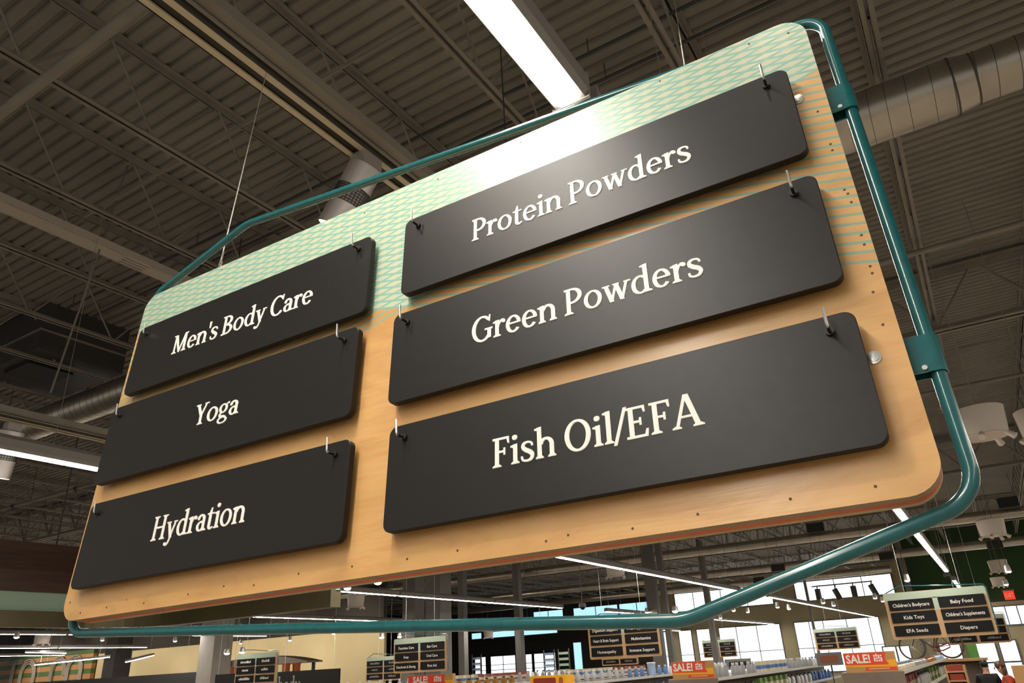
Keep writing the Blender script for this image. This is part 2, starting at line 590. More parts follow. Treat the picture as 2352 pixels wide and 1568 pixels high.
G['a'] = (0.60, ell(0.27, 0.19, 0.22, 0.20, 60, 330, 0.115, 0.06, 24) + st(0.435, 0.0, 0.46) + ell(0.275, 0.45, 0.225, 0.225, 0, 150, T, 0.075, 18) + disc(0.125, 0.515, 0.06) + [[(0.46, 0), (0.59, 0), (0.59, 0.04), (0.5, 0.1)]] + rect(0.25, 0.44, 0.35, 0.40))
G['r'] = (0.48, st(0.16, 0, XH) + flag(0.16, XH) + srf(0.16, 0, 0.14) + smooth_pts([(0.20, 0.40), (0.27, 0.56), (0.36, 0.615), (0.43, 0.585)], [0.05, 0.07, 0.11, 0.11]) + disc(0.415, 0.575, 0.062))
G['s'] = (0.52, smooth_pts([(0.43, 0.50), (0.40, 0.60), (0.27, 0.645), (0.14, 0.60), (0.12, 0.48), (0.22, 0.38), (0.35, 0.30), (0.43, 0.19), (0.38, 0.06), (0.24, 0.02), (0.10, 0.07), (0.07, 0.19)], [0.05, 0.055, 0.065, 0.09, 0.115, 0.135, 0.135, 0.115, 0.085, 0.065, 0.06, 0.05]))
G['i'] = (0.33, st(0.17, 0, XH) + flag(0.17, XH) + srf(0.17, 0, 0.135) + disc(0.155, 0.90, 0.085))
G['l'] = (0.33, st(0.17, 0, AS) + flag(0.17, AS) + srf(0.17, 0, 0.135))
G['t'] = (0.43, st(0.18, 0.10, 0.66) + [[(0.116, 0.64), (0.244, 0.64), (0.244, 0.86), (0.20, 0.86)]] + rect(0.02, 0.39, 0.595, 0.655) + smooth_pts([(0.18, 0.16), (0.20, 0.06), (0.29, 0.025), (0.40, 0.075)], [0.128, 0.11, 0.075, 0.045]))
G['y'] = (0.62, diag(0.34, 0.0, 0.11, XH, 0.125) + diag(0.31, -0.02, 0.52, XH, 0.075) + smooth_pts([(0.34, 0.03), (0.26, -0.18), (0.17, -0.27), (0.07, -0.25)], [0.075, 0.07, 0.08, 0.09]) + disc(0.075, -0.23, 0.062) + rect(0.0, 0.24, XH - 0.05, XH) + rect(0.43, 0.63, XH - 0.05, XH))
G['w'] = (0.94, diag(0.30, 0.0, 0.11, XH, 0.125) + diag(0.29, 0.0, 0.47, XH, 0.07) + diag(0.65, 0.0, 0.46, XH, 0.125) + diag(0.64, 0.0, 0.83, XH, 0.075) + rect(0.0, 0.24, XH - 0.05, XH) + rect(0.36, 0.56, XH - 0.05, XH) + rect(0.74, 0.95, XH - 0.05, XH))
G['g'] = (0.60, ell(0.28, 0.44, 0.235, 0.225, 0, 360, 0.11, 0.06, 26) + ell(0.30, -0.12, 0.27, 0.165, 0, 360, 0.085, 0.06, 26) + smooth_pts([(0.20, 0.24), (0.12, 0.16), (0.16, 0.07), (0.34, 0.045), (0.46, 0.0)], [0.06, 0.08, 0.10, 0.11, 0.09]) + smooth_pts([(0.44, 0.57), (0.50, 0.64), (0.58, 0.655)], [0.05, 0.06, 0.09]))
G["'"] = (0.20, [[(0.055, 1.05), (0.165, 1.05), (0.135, 0.70), (0.085, 0.70)]])
G['/'] = (0.36, diag(0.02, -0.10, 0.38, 1.06, 0.085))


def serif_text(text, x0, x1, base, cap, z, parent, M_=None):
    """Lettering as thin raised shapes in the parent's XY plane."""
    tot = sum(G[c][0] for c in text)
    sx = (x1 - x0) / tot
    b = MB()
    x = x0
    for i, c in enumerate(text):
        for j, q in enumerate(G[c][1]):
            for ly_, (ox, oy) in enumerate(((-0.010, -0.006), (0.010, -0.006), (0.010, 0.006), (-0.010, 0.006))):      # a slightly bolder cut
                poly = [(x + (p[0] + ox) * sx, base + (p[1] + oy) * cap) for p in q]
                ar = sum(poly[k - 1][0] * poly[k][1] - poly[k][0] * poly[k - 1][1] for k in range(len(poly)))
                if ar < 0:
                    poly = poly[::-1]
                b.prism(poly, z - 0.0002, z + 0.0005 + ly_ * 0.00025 + j * 0.000004)
        x += G[c][0] * sx
    return b.build('lettering', M_ or WHITE, parent)


def font_polys(text, bold=0.0):
    """Outline of a short text in the built-in face as (verts, faces), size 1, starting at x 0."""
    cu = bpy.data.curves.new('tmp_text', 'FONT')
    cu.body = text
    cu.offset = bold
    cu.resolution_u = 2
    ob = bpy.data.objects.new('tmp_text', cu)
    COL.objects.link(ob)
    dg = bpy.context.evaluated_depsgraph_get()
    me = bpy.data.meshes.new_from_object(ob.evaluated_get(dg))
    vs_ = [v.co.copy() for v in me.vertices]
    fs = [tuple(p.vertices) for p in me.polygons]
    bpy.data.objects.remove(ob)
    bpy.data.curves.remove(cu)
    bpy.data.meshes.remove(me)
    return vs_, fs


def sans_text(text, cx, cz, h, maxw, y, b, bold=0.02, mi=0):
    """Adds a line of plain lettering standing in the XZ plane (facing -Y), centred on cx, cz."""
    vs_, fs = font_polys(text, bold)
    if not vs_:
        return
    x0, x1 = min(v.x for v in vs_), max(v.x for v in vs_)
    s_ = h / 0.72
    sx = min(s_, maxw / (x1 - x0))
    b.add([((v.x - (x0 + x1) / 2) * sx + cx, y, (v.y - 0.34) * s_ + cz) for v in vs_], fs, mi)


# ================================================================== SETTING
fl = MB().box(-85, 16, -9, 60, -0.1, 0.0).build('floor', FLOORM)
struct(fl, 'polished beige shop floor under the aisles', 'floor')

DZ = CH + 5.70                              # underside of the roof deck
b = MB()
P_ = 0.154
prof = [(0.0, 0.0), (0.088, 0.0), (0.110, 0.036), (0.132, 0.036)]
ys = []
k = 0
y = -4.0
while y < 58.6:
    for dy, dz in prof:
        ys.append((y + dy, DZ + dz))
    y += P_
n = len(ys)
b.add([(-78, a, c) for a, c in ys] + [(12, a, c) for a, c in ys], [(i, n + i, n + i + 1, i + 1) for i in range(n - 1)])
dk = b.build('ceiling', DECK)
struct(dk, 'dark brown corrugated metal roof deck over the shop', 'ceiling')

# roof joists along the shop
JX = [0.37 - 1.525 * k for k in range(-2, 31)]
JL0, JL1 = -3.5, 58.0


def make_joist(x):
    t = thing('roof_joist', 'slim open-web steel joist running into the shop under the corrugated roof', 'roof joist', (x, 0, CH), group='roof joists')
    zt, zb = 5.60, 4.80
    c = MB()
    for s_ in (-1, 1):
        c.box(s_ * 0.012, s_ * 0.068, JL0, JL1, zt + 0.085, zt + 0.098)
        c.box(s_ * 0.012, s_ * 0.02, JL0, JL1, zt + 0.02, zt + 0.09)
    c.build('top_chord', JOIST, t)
    c = MB()
    for s_ in (-1, 1):
        c.box(s_ * 0.010, s_ * 0.056, JL0, JL1, zb, zb + 0.010)
        c.box(s_ * 0.010, s_ * 0.018, JL0, JL1, zb, zb + 0.055)
    c.build('bottom_chord', JOIST, t)
    c = MB()
    yy = JL0
    while yy < JL1 - 1.2:
        c.cyl((0, yy, zt + 0.06), (0, yy + 0.58, zb + 0.03), 0.013, n=6, caps=False)
        c.cyl((0, yy + 0.62, zb + 0.03), (0, yy + 1.2, zt + 0.06), 0.013, n=6, caps=False)
        yy += 1.2
    c.build('web', JOIST, t)
    return t


j0 = make_joist(JX[0])
for x in JX[1:]:
    dup(j0, (x, 0, CH))

# joist girders across the shop
def make_girder(yy):
    t = thing('joist_girder', 'deep steel truss girder crossing under the roof, with diagonal struts', 'girder', (0, yy, CH), group='truss girders')
    zt, zb = 5.62, 4.58
    c = MB()
    for s_ in (-1, 1):
        c.box(-78, 12, s_ * 0.02, s_ * 0.11, zt, zt + 0.02)
        c.box(-78, 12, s_ * 0.02, s_ * 0.035, zt - 0.09, zt)
    c.build('top_chord', JOIST, t)
    c = MB()
    for s_ in (-1, 1):
        c.box(-78, 12, s_ * 0.02, s_ * 0.11, zb, zb + 0.02)
        c.box(-78, 12, s_ * 0.02, s_ * 0.035, zb, zb + 0.10)
    c.build('bottom_chord', JOIST, t)
    c = MB()
    x = 0.37 - 1.525 * 51
    while x < 11:
        c.box(-0.03, 0.03, -0.015, 0.015, 0, 1.0, 0, Matrix.Translation((x, 0, zb + 0.02)))
        for s_ in (-1, 1):
            c.cyl((x, 0, zb + 0.05), (x + s_ * 0.76, 0, zt), 0.028, n=6, caps=False)
        x += 1.525
    c.build('web', JOIST, t)
    return t


g0 = make_girder(12.8)
for yy in (25.0, 37.2, 49.4):
    dup(g0, (0, yy, CH))

# pipes and bridging along X, up in the joists
for i, (yy, zz, r, lab) in enumerate([
        (1.96, 4.53, 0.045, 'fat grey sprinkler pipe with couplings, nearest of the pipes crossing below the joists'),
        (9.85, 4.66, 0.040, 'grey sprinkler pipe crossing below the joists beyond the big round duct'),
        (16.4, 4.66, 0.040, 'grey sprinkler pipe crossing below the joists past the first truss girder')]):
    t = thing('sprinkler_pipe', lab, 'pipe', (0, yy, CH + zz))
    MB().cyl((-60, 0, 0), (8, 0, 0), r, n=12).build('pipe_run', JOIST, t, True)
    c = MB()
    for x in range(-58, 8, 3):
        c.cyl((x + 0.1, 0, 0), (x + 0.22, 0, 0), r * 1.35, n=12)
        c.cyl((x + 0.16, 0, 0), (x + 0.16, 0, -r * 1.35 - 0.05), 0.012, n=8)
        c.cyl((x + 0.16, 0, -r * 1.35 - 0.05), (x + 0.16, 0, -r * 1.35 - 0.06), 0.03, n=8)
    c.build('coupling', DARKST, t, True)
    c = MB()
    for x in range(-57, 8, 6):
        c.cyl((x, 0, r), (x, 0, 5.70 - zz), 0.007, n=6)
    c.build('hanger_rod', DARKST, t)
for yy in (3.45, 6.9, 10.6, 14.6, 19, 23):
    c = MB().box(-60, 8, yy - 0.016, yy + 0.016, CH + 4.855, CH + 4.865).box(-60, 8, yy - 0.004, yy + 0.004, CH + 4.84, CH + 4.86)
    tag(c.build('joist_bridging', JOIST), 'thin steel angle tying the joists together across the roof', 'bridging angle', 'bridging angles')
for yy in (5.15, 5.55):
    c = MB().cyl((-11.2, yy, CH + 5.5), (8, yy, CH + 5.5), 0.018, n=8)
    for x in range(-11, 8, 3):
        c.cyl((x, yy, CH + 5.5), (x, yy, CH + 5.72), 0.006, n=5)
    tag(c.build('conduit', DARKST, None, True), 'dark electrical conduit strapped high under the roof deck', 'conduit', 'dark conduits')

# ---- walls
WY = 58.0
w = MB().box(-22.6, -4.6, WY, WY + 0.2, 0, DZ).build('wall_back', WALLB)
struct(w, 'beige far wall with tall bright windows', 'wall')
w = MB().box(-78, -22.6, WY, WY + 0.2, 0, DZ).build('wall_back_dark', WALLD)
struct(w, 'dark far wall behind the hanging strip lights', 'wall')
w = MB().box(-3.62, 12, 44, 44.2, CH + 1.76, DZ).build('wall_green', WALLG)
struct(w, 'dark green upper wall on the right, over the entrance windows', 'wall')
w = MB().box(-3.62, 12, 44.0, 44.2, 0, CH + 1.755).build('wall_entrance', WALLB)
struct(w, 'beige lower wall around the entrance windows', 'wall')
w = MB().box(-3.8, -3.625, 44.0, WY, 0, DZ).build('wall_return', WALLB)
struct(w, 'beige return wall beside the green wall', 'wall')
w = MB().box(-78, -29.6, 34, 34.2, 0, CH + 2.45).build('wall_left', WALLC)
struct(w, 'cream wall at the far left behind the counters', 'wall')
w = MB().box(-78, -29.6, 33.9, 34.2, CH + 2.45, DZ).build('wall_left_upper', WALLD)
struct(w, 'dark bulkhead above the cream wall at the far left', 'wall')

# ---- windows
wn = [0]


def window(x0, x1, z0, z1, Y, pane=PANE, mull=(), rails=(), fr=0.06, mw=0.05, d=0.08):
    wn[0] += 1
    t = bpy.data.objects.new('window_%d' % wn[0], None)
    COL.objects.link(t)
    t.location = (0, Y, CH)
    t['kind'] = 'structure'
    MB().box(x0, x1, -0.03, -0.02, z0, z1).build('pane', pane, t)
    c = MB()
    c.box(x0 - fr, x0, -d, 0.0, z0 - fr, z1 + fr).box(x1, x1 + fr, -d, 0.0, z0 - fr, z1 + fr)
    c.box(x0, x1, -d, 0.0, z0 - fr, z0).box(x0, x1, -d, 0.0, z1, z1 + fr)
    for mx in mull:
        c.box(mx - mw / 2, mx + mw / 2, -d, -0.01, z0, z1)
    for mz in rails:
        c.box(x0, x1, -d, -0.01, mz - mw / 2, mz + mw / 2)
    c.build('window_frame', FRAMEM, t)
    return t


def wx(px, py, Y):
    return at_y(px, py, Y).x


Zy = lambda f, Y=WY: f * Y
# upper clerestory on the beige wall
window(wx(1550, 1370, WY), wx(1772, 1360, WY), Zy(.0575), Zy(.0795), WY, mull=[wx(1592, 1370, WY), wx(1656, 1370, WY), wx(1715, 1370, WY)])
window(wx(1828, 1360, WY), wx(2050, 1340, WY), Zy(.0575), Zy(.0792), WY, mull=[wx(1852, 1360, WY), wx(1920, 1360, WY), wx(1985, 1360, WY)])
# tall lower windows
for a, c_, ml in [(1528, 1545, []), (1566, 1594, []), (1608, 1646, []), (1660, 1802, [1700, 1748]), (1838, 2036, [1872, 1905, 1960, 2012])]:
    window(wx(a, 1500, WY), wx(c_, 1500, WY), Zy(-.022), Zy(.0332), WY, mull=[wx(q, 1500, WY) for q in ml], rails=[Zy(.004)])
# blue clerestory and storefront on the dark wall
for a, c_ in [(1226, 1292), (1318, 1418), (1424, 1502)]:
    window(wx(a, 1400, WY), wx(c_, 1390, WY), Zy(.0585), Zy(.0735), WY, PANEB, mull=[wx((a + c_) / 2, 1395, WY)])
for a, c_ in [(1092, 1116), (1128, 1184), (1194, 1222), (1228, 1276)]:
    window(wx(a, 1510, WY), wx(c_, 1510, WY), Zy(-.014), Zy(.0165), WY, PANE, mull=[wx((a + c_) / 2, 1510, WY)], rails=[Zy(-.002), Zy(.005)])
for a, c_ in [(1084, 1106), (1112, 1182), (1196, 1280)]:
    window(wx(a, 1440, WY), wx(c_, 1440, WY), Zy(.043), Zy(.051), WY, PANEB)
window(wx(1319, 1500, WY), wx(1337, 1500, WY), Zy(-.012), Zy(.028), WY, PANEB)
# entrance side
window(wx(2285, 1410, 44), 3.0, 44 * .0165, 44 * .0345, 44, mull=[wx(2312, 1410, 44), wx(2340, 1410, 44)])
for a, c_ in [(2036, 2096), (2168, 2214), (2254, 2296), (2308, 2346)]:
    window(wx(a, 1520, 44), wx(c_, 1520, 44), -44 * .045, 44 * .0005, 44, mull=[wx((a + c_) / 2, 1520, 44)] if c_ - a > 50 else [], rails=[-44 * .02], mw=0.08)
# blue glowing louvres at the storefront
for i, px in enumerate((1095, 1262, 1296)):
    a = at_y(px, 1525, 40)
    t = thing('slatted_screen', ['teal slatted screen left of the blue-lit storefront windows', 'teal slatted screen in front of the blue-lit storefront windows', 'dim slatted screen right of the blue-lit storefront windows'][i], 'screen', (a.x, 40, 0))
    c = MB()
    for q in range(5):
        c.box(-0.32, 0.32, -0.02, 0.02, 1.45 + q * 0.30, 1.58 + q * 0.30)
    c.build('slat', PALEBLUE if i < 2 else CANTEAL, t)
    MB().box(-0.36, -0.32, -0.04, 0.04, 0, 2.95).box(0.32, 0.36, -0.04, 0.04, 0, 2.95).build('post', DARKST, t)

# ---- columns (grey steel, floor to roof)
ci = 0
for px0, px1, py, Y, M_, lab in [
        (936, 964, 1400, 24, GREYST, 'grey steel column left of the pair behind the bath sign'),
        (990, 1024, 1400, 22, GREYST, 'broad grey steel column right above the sign of bath aisles'),
        (1056, 1069, 1400, 30, GREYST, 'slim grey column beside the sign of bath aisles'),
        (1184, 1197, 1400, 32, GREYST, 'slim grey column in front of the storefront windows'),
        (1489, 1511, 1380, 27, GREYST, 'dark grey column just behind the supplements sign'),
        (1521, 1533, 1380, 27, GREYST, 'thin grey column paired with the one behind the supplements sign'),
        (1623, 1635, 1400, 36, GREYST, 'slim grey column before the bright white windows'),
        (259, 283, 1510, 26, DARKST, 'black column in front of the cream wall by the striped wall'),
        (477, 510, 1510, 22, PALEST, 'pale column beside the black board lettered body'),
        (1868, 1874, 1450, 48, GREYST, 'thin pole before the rightmost white window pair'),
        (2052, 2066, 1240, 43.6, GREYST, 'grey column at the left edge of the green wall')]:
    a, c_ = at_y(px0, py, Y), at_y(px1, py, Y)
    hw = (c_.x - a.x) / 2
    o = MB().box(-hw, hw, -hw, hw, 0, DZ - 0.02).box(-hw * 1.5, hw * 1.5, -hw * 1.5, hw * 1.5, 0, 0.03).build('column', M_)
    o.location = ((a.x + c_.x) / 2, Y, 0)
    tag(o, lab, 'column', None, 'structure')

# ================================================================== THE BIG SIGN
SR = Matrix(((0.99935, -0.01666, 0.0321), (0.03352, 0.09364, -0.99504), (0.01357, 0.99547, 0.09413)))
SO = Vector((-0.9068, 0.9951, CH + 0.1561))
SH = 0.8725


def hook(parent, x, y, z0, up=0.027, out=0.03, r=0.0021):
    h = MB()
    h.tube(fillet([(x, y - 0.002, z0 + out * 0.8), (x, y - 0.003, z0 + out), (x, y + up, z0 + out + 0.003)], [0, 0.0035, 0], 5, False), r, 8)
    k_ = h.build('hook', STEEL, parent, True)
    MB().tube([(x, y, 0.0), (x, y - 0.002, z0 + out * 0.82)], r * 1.15, 8).build('shaded_arm', RUBBER, k_, True)  # lower arm of the hook, coloured black to stand for its shade


PZ = 0.027                                 # front face of the hanging panels


def panel(name_label, text, x0, x1, y0, y1, tx, base, cap, parent_M, lettering=True, group=None):
    t = thing('category_panel', name_label, 'sign panel', group=group)
    t.matrix_world = parent_M
    z0, z1 = PZ - 0.014, PZ
    c = MB()
    R_ = 0.016
    o = rrect(x0, x1, y0, y1, R_)
    i_ = rrect(x0 + 0.001, x1 - 0.001, y0 + 0.001, y1 - 0.001, R_)
    n = len(o)
    c.add([(p[0], p[1], z0) for p in o] + [(p[0], p[1], z1 - 0.001) for p in o], [tuple(range(n))[::-1]] + [(i, (i + 1) % n, n + (i + 1) % n, n + i) for i in range(n)], 1)
    c.add([(p[0], p[1], z1 - 0.001) for p in o] + [(p[0], p[1], z1) for p in i_], [tuple(range(n, 2 * n))] + [(i, (i + 1) % n, n + (i + 1) % n, n + i) for i in range(n)], 0)
    c.build('panel_board', [BLACK, BLACKEDGE], t)
    gx = [x0 + 0.036, x1 - 0.036]
    for x in gx:
        MB().cyl((x, y1 - 0.026, z1 - 0.001), (x, y1 - 0.026, z1 + 0.005), 0.0062, n=14).build('grommet', RUBBER, t, True)
    if lettering:
        serif_text(text, tx[0], tx[1], base, cap, z1, t)
    return t


NAILS = [(-0.038, 0.022), (0.084, 0.02), (0.187, 0.021), (0.351, 0.014), (0.389, 0.018), (0.493, 0.013), (0.591, 0.019), (0.717, 0.02), (0.821, 0.019), (-0.47, 0.018), (-0.367, 0.023), (-0.282, 0.016), (-0.167, 0.024),
         (-0.879, 0.041), (-0.828, 0.014), (-0.735, 0.017), (-0.608, 0.014), (0.885, 0.569), (0.885, 0.556), (0.885, 0.475), (0.888, 0.466), (0.889, 0.449), (0.889, 0.387), (0.889, 0.37), (0.888, 0.332), (0.888, 0.32),
         (0.882, 0.29), (0.882, 0.237), (0.805, 0.856), (0.872, 0.842), (0.634, 0.859), (0.881, 0.643), (0.325, 0.855), (0.111, 0.852), (-0.1, 0.844), (-0.59, 0.859)]
NAILM = mat('rusty_nail', (0.10, 0.05, 0.025), 0.6)


def main_sign():
    t = thing('aisle_sign', 'large tilted birch and pale green hanging sign in the foreground with six black panels', 'aisle sign', SO, SR, 'hanging aisle signs')
    RB = 0.045
    o = rrect(-0.90, 0.90, 0, SH, RB, 8)
    c = MB()
    c.prism(o, -0.019, 0.0, 0, None, 1)
    c.build('front_board', [BOARD, PLYEDGE], t)
    MB().prism(o, -0.037, -0.019).build('core_board', PLYRED, t)
    MB().prism(o, -0.050, -0.037).build('back_board', PLYBACK, t)
    # bent tube frame round the board
    zt = -0.030
    pts = [(-0.915, 0.905), (-0.567, 1.022), (0.30, 0.929), (0.68, 0.893), (0.929, 0.880), (0.929, -0.006), (0.545, -0.114), (-0.25, -0.062), (-0.903, -0.020)]
    rad = [0.05, 0.09, 0.6, 0.8, 0.042, 0.055, 0.13, 0.8, 0.05]
    path = fillet([Vector((p[0], p[1], zt)) for p in pts], rad, 9)
    MB().tube(path, 0.0098, 20, True).build('tube_frame', TEAL, t, True)
    for yc in (0.672, 0.190):
        q = MB()
        # folded plate wrapped round the tube and screwed to the board edge
        arc = [(0.929 + 0.0130 * math.cos(math.radians(a)), zt + 0.0130 * math.sin(math.radians(a))) for a in range(-90, 91, 15)]
        outer = [(0.80, zt - 0.0245)] + [(0.89, zt - 0.0245)] + arc + [(0.889, zt + 0.0155), (0.889, zt + 0.0125)]
        inner = [(0.929 + 0.0108 * math.cos(math.radians(a)), zt + 0.0108 * math.sin(math.radians(a))) for a in range(90, -91, -15)]
        poly = [(0.901, zt - 0.0130)] + arc + [(0.901, zt + 0.0130), (0.901, zt + 0.0108)] + inner + [(0.901, zt - 0.0108)]
        M_ = Matrix(((1, 0, 0, 0), (0, 0, 1, yc), (0, 1, 0, 0), (0, 0, 0, 1)))
        q.prism(poly, -0.027, 0.027, 0, M_)
        q.box(0.88, 0.915, yc - 0.027, yc + 0.027, -0.0430, -0.0400)
        cl = q.build('clamp', TEAL, t)
        MB().cyl((0.915, yc - 0.021, zt + 0.0125), (0.915, yc - 0.021, zt + 0.0155), 0.0035, n=10).build('rivet', STEEL, cl)
    # hanging cables with crimped ends
    inv = t.matrix_world.inverted()
    for a, topw in (((-0.634, SH + 0.0, -0.02), at_z(612, 166, 2.63)), ((0.681, SH + 0.0, -0.02), at_z(1546.5, -12, 5.05))):
        a = Vector(a)
        e = inv @ topw
        d = (e - a).normalized()
        cb = MB().tube([a + d * 0.03, a + (e - a) * 0.5, e], 0.0017, 8).build('cable', CABLEM, t, True)
        f = MB()
        f.tube([a - d * 0.01 + Vector((0.003, 0, 0)), a + d * 0.055 + Vector((0.0035, 0, 0)), a + d * 0.12 + Vector((0.004, 0, 0))], 0.0016, 6)
        for s_, e_ in ((0.02, 0.042), (0.048, 0.066)):
            f.cyl(a + d * s_ + Vector((0.0015, 0, 0)), a + d * e_ + Vector((0.0015, 0, 0)), 0.0048, n=10)
        f.cyl(a - Vector((0, 0.02, 0)), a + d * 0.02, 0.0035, n=10)
        f.build('crimp', STEEL, cb, True)
    # nail heads along the edges of the face
    q = MB()
    for x, y in NAILS:
        q.cyl((x, y, -0.0005), (x, y, 0.0004), 0.0021, n=8)
    q.build('nail', NAILM, t)['kind'] = 'stuff'
    # screws in the face
    for x, y in ((0.858, 0.684), (0.860, 0.192)):
        q = MB()
        q.lathe([(0.0095, 0.0), (0.0095, 0.0016), (0.0068, 0.0019), (0.0064, 0.0030), (0.002, 0.0034)], 18, Matrix.Translation((x, y, 0)))
        q.box(x - 0.0012, x + 0.0012, y - 0.005, y + 0.005, 0.0030, 0.0036)
        q.build('screw', STEEL, t, True)
    return t


MS = main_sign()
bpy.context.view_layer.update()
MSM = MS.matrix_world.copy()
for lab, tx, x0, x1, y0, y1, xs, base, cap in [
        ("black panel lettered Men's Body Care at the upper left of the big sign", "Men's Body Care", -0.829, -0.0345, 0.533, 0.7305, (-0.668, -0.193), 0.607, 0.0520),
        ('black panel lettered Yoga, left column of the big sign', 'Yoga', -0.852, -0.046, 0.302, 0.503, (-0.518, -0.373), 0.382, 0.0510),
        ('black panel lettered Hydration at the lower left of the big sign', 'Hydration', -0.834, -0.037, 0.059, 0.253, (-0.580, -0.295), 0.1315, 0.0520),
        ('black panel lettered Protein Powders at the upper right of the big sign', 'Protein Powders', 0.057, 0.853, 0.540, 0.7295, (0.228, 0.676), 0.6085, 0.0520),
        ('black panel lettered Green Powders, right column of the big sign', 'Green Powders', 0.045, 0.8525, 0.301, 0.4965, (0.231, 0.664), 0.3765, 0.0510),
        ('black panel lettered Fish Oil/EFA at the lower right of the big sign', 'Fish Oil/EFA', 0.0555, 0.8525, 0.0592, 0.2527, (0.276, 0.628), 0.1335, 0.0500)]:
    kk = (0.036 - PZ) / 0.9686
    x0, x1, xs = x0 + (x0 - 0.8707) * kk, x1 + (x1 - 0.8707) * kk, tuple(q + (q - 0.8707) * kk for q in xs)
    y0, y1, base, cap = y0 + (y0 + 0.2637) * kk, y1 + (y1 + 0.2637) * kk, base + (base + 0.2637) * kk, cap * (1 + kk)
    panel(lab, tx, x0, x1, y0, y1, xs, base, cap, MSM, group='lettered panels of the big sign')
    for x in (x0 + 0.036, x1 - 0.036):
        hook(MS, x, y1 - 0.026, PZ, 0.026, 0.012 if x < -0.5 else 0.024)

# ================================================================== OTHER AISLE SIGNS
def small_sign(lab, c, words, yaw=0.0, far=False):
    t = thing('aisle_sign', lab, 'aisle sign', c, yaw, 'hanging aisle signs')
    S_ = Matrix(((1, 0, 0, 0), (0, 0, -1, 0), (0, 1, 0, 0), (0, 0, 0, 1)))     # sign plane XY stands up, facing -Y
    o = rrect(-0.90, 0.90, 0, SH, 0.04, 4)
    MB().prism([p for p in o], -0.05, 0.0, 0, S_).build('board', SIGNWOOD, t)
    q = MB()
    q.prism([(-0.897, 0.73), (0.897, 0.72), (0.897, SH - 0.04), (0.86, SH - 0.003), (-0.86, SH - 0.003), (-0.897, SH - 0.04)], 0.0, 0.004, 0, S_)
    q.prism([(-0.035, 0.50), (0.06, 0.50), (0.06, 0.74), (-0.035, 0.74)], 0.0, 0.004, 0, S_)
    q.build('green_face', SIGNGREEN, t)
    pts = [(-0.89, 0.86), (-0.567, 1.000), (0.30, 0.935), (0.88, 0.905), (0.917, 0.85), (0.917, 0.03), (0.545, 0.02), (-0.25, 0.02), (-0.885, 0.03)]
    path = fillet([Vector((p[0], 0.062, p[1])) for p in pts], [0.05, 0.09, 0.6, 0.02, 0.03, 0.02, 0.02, 0.02, 0.02], 5)
    MB().tube(path, 0.0105, 8, True).build('tube_frame', TEAL, t, True)
    for x in ((-0.3, 0.35) if far else (-0.5, 0.5)):
        MB().cyl((x, 0.03, SH - 0.01), (x, 0.03, CH + 5.72 - c[2]), 0.004, n=6).build('cable', CABLEM, t)
    rows = [(0.533, 0.73), (0.302, 0.50), (0.059, 0.253)]
    nm = 0
    for col_, (x0, x1) in enumerate(((-0.836, -0.036), (0.055, 0.8525))):
        for r_, (y0, y1) in enumerate(rows):
            w_ = words[col_ * 3 + r_] if words else None
            if far:
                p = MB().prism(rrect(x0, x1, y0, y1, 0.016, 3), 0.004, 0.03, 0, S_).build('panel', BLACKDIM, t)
                tgt = p
            else:
                if w_:
                    tgt = thing('category_panel', 'small black panel lettered %s on a distant aisle sign' % w_, 'sign panel', c, yaw, 'lettered panels of the distant signs')
                else:
                    tgt = thing('category_panel', 'small black %s panel, %s from the top, of the sign by the black body board' % (('left', 'right')[col_], ('first', 'second', 'third')[r_]), 'sign panel', c, yaw, 'panels of the sign by the body board')
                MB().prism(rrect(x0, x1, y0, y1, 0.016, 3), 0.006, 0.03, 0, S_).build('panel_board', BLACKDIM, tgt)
            q = MB()
            if w_:
                sans_text(w_, (x0 + x1) / 2, (y0 + y1) / 2 - 0.005, 0.066, 0.66, -0.0312, q, 0.012)
            else:
                random.seed(col_ * 7 + r_)
                L_ = random.uniform(0.22, 0.5)
                xx = (x0 + x1) / 2 - L_ / 2
                while xx < (x0 + x1) / 2 + L_ / 2:
                    w2 = random.uniform(0.012, 0.03)
                    q.box(xx, xx + w2, -0.0320, -0.0305, (y0 + y1) / 2 - 0.025, (y0 + y1) / 2 + random.choice((0.02, 0.03, 0.045)))
                    xx += w2 + 0.014
            q.build('lettering', CHALK if far else WHITE, tgt)
    return t


small_sign("distant aisle sign with Baby Food and Diapers panels, under the green wall", (-0.93, 17.3, CH + 0.13), ["Children's Bodycare", 'Kids Toys', 'EFA Seeds', 'Baby Food', "Children's Supplements", 'Diapers'], 0.0)
small_sign("distant aisle sign with Multivitamins and Homeopathy panels, below the teal tube", (-7.50, 17.0, CH + 0.08), ['Digestion Support', 'Heart & Brain Support', 'Homeopathy', 'A-Z Supplements', 'Multivitamins', 'Immune Support'], 0.0)
small_sign("distant aisle sign with Oral Care and First Aid panels, before the grey columns", (-13.54, 17.0, CH + 0.01), ['Feminine Care', 'Soap', 'Deodorant & Shaving', 'Sun Care', 'Oral Care', 'First Aid'], 0.0)
small_sign("distant aisle sign with unreadable panels beside the black board lettered body", (-19.7, 16.7, CH - 0.08), None, 0.0)
for (px, py, Y, lab) in [(1655, 1509, 42, 'tiny far aisle sign against the white windows, above the left sale sign'), (1926, 1491, 37, 'tiny far aisle sign against the white windows, above the right sale sign'),
                         (2250, 1478, 30, 'far aisle sign half hidden behind the Diapers panel sign'), (1424, 1527, 34, 'far aisle sign showing below the Homeopathy panel sign'), (880, 1563, 24, 'far aisle sign peeping out left of the First Aid panel sign')]:
    a = at_y(px, py, Y)
    small_sign(lab, (a.x, Y, a.z), None, 0.0, True)

# ================================================================== STRIP LIGHTS
SZ = CH + 1.90
SEG = 4.65


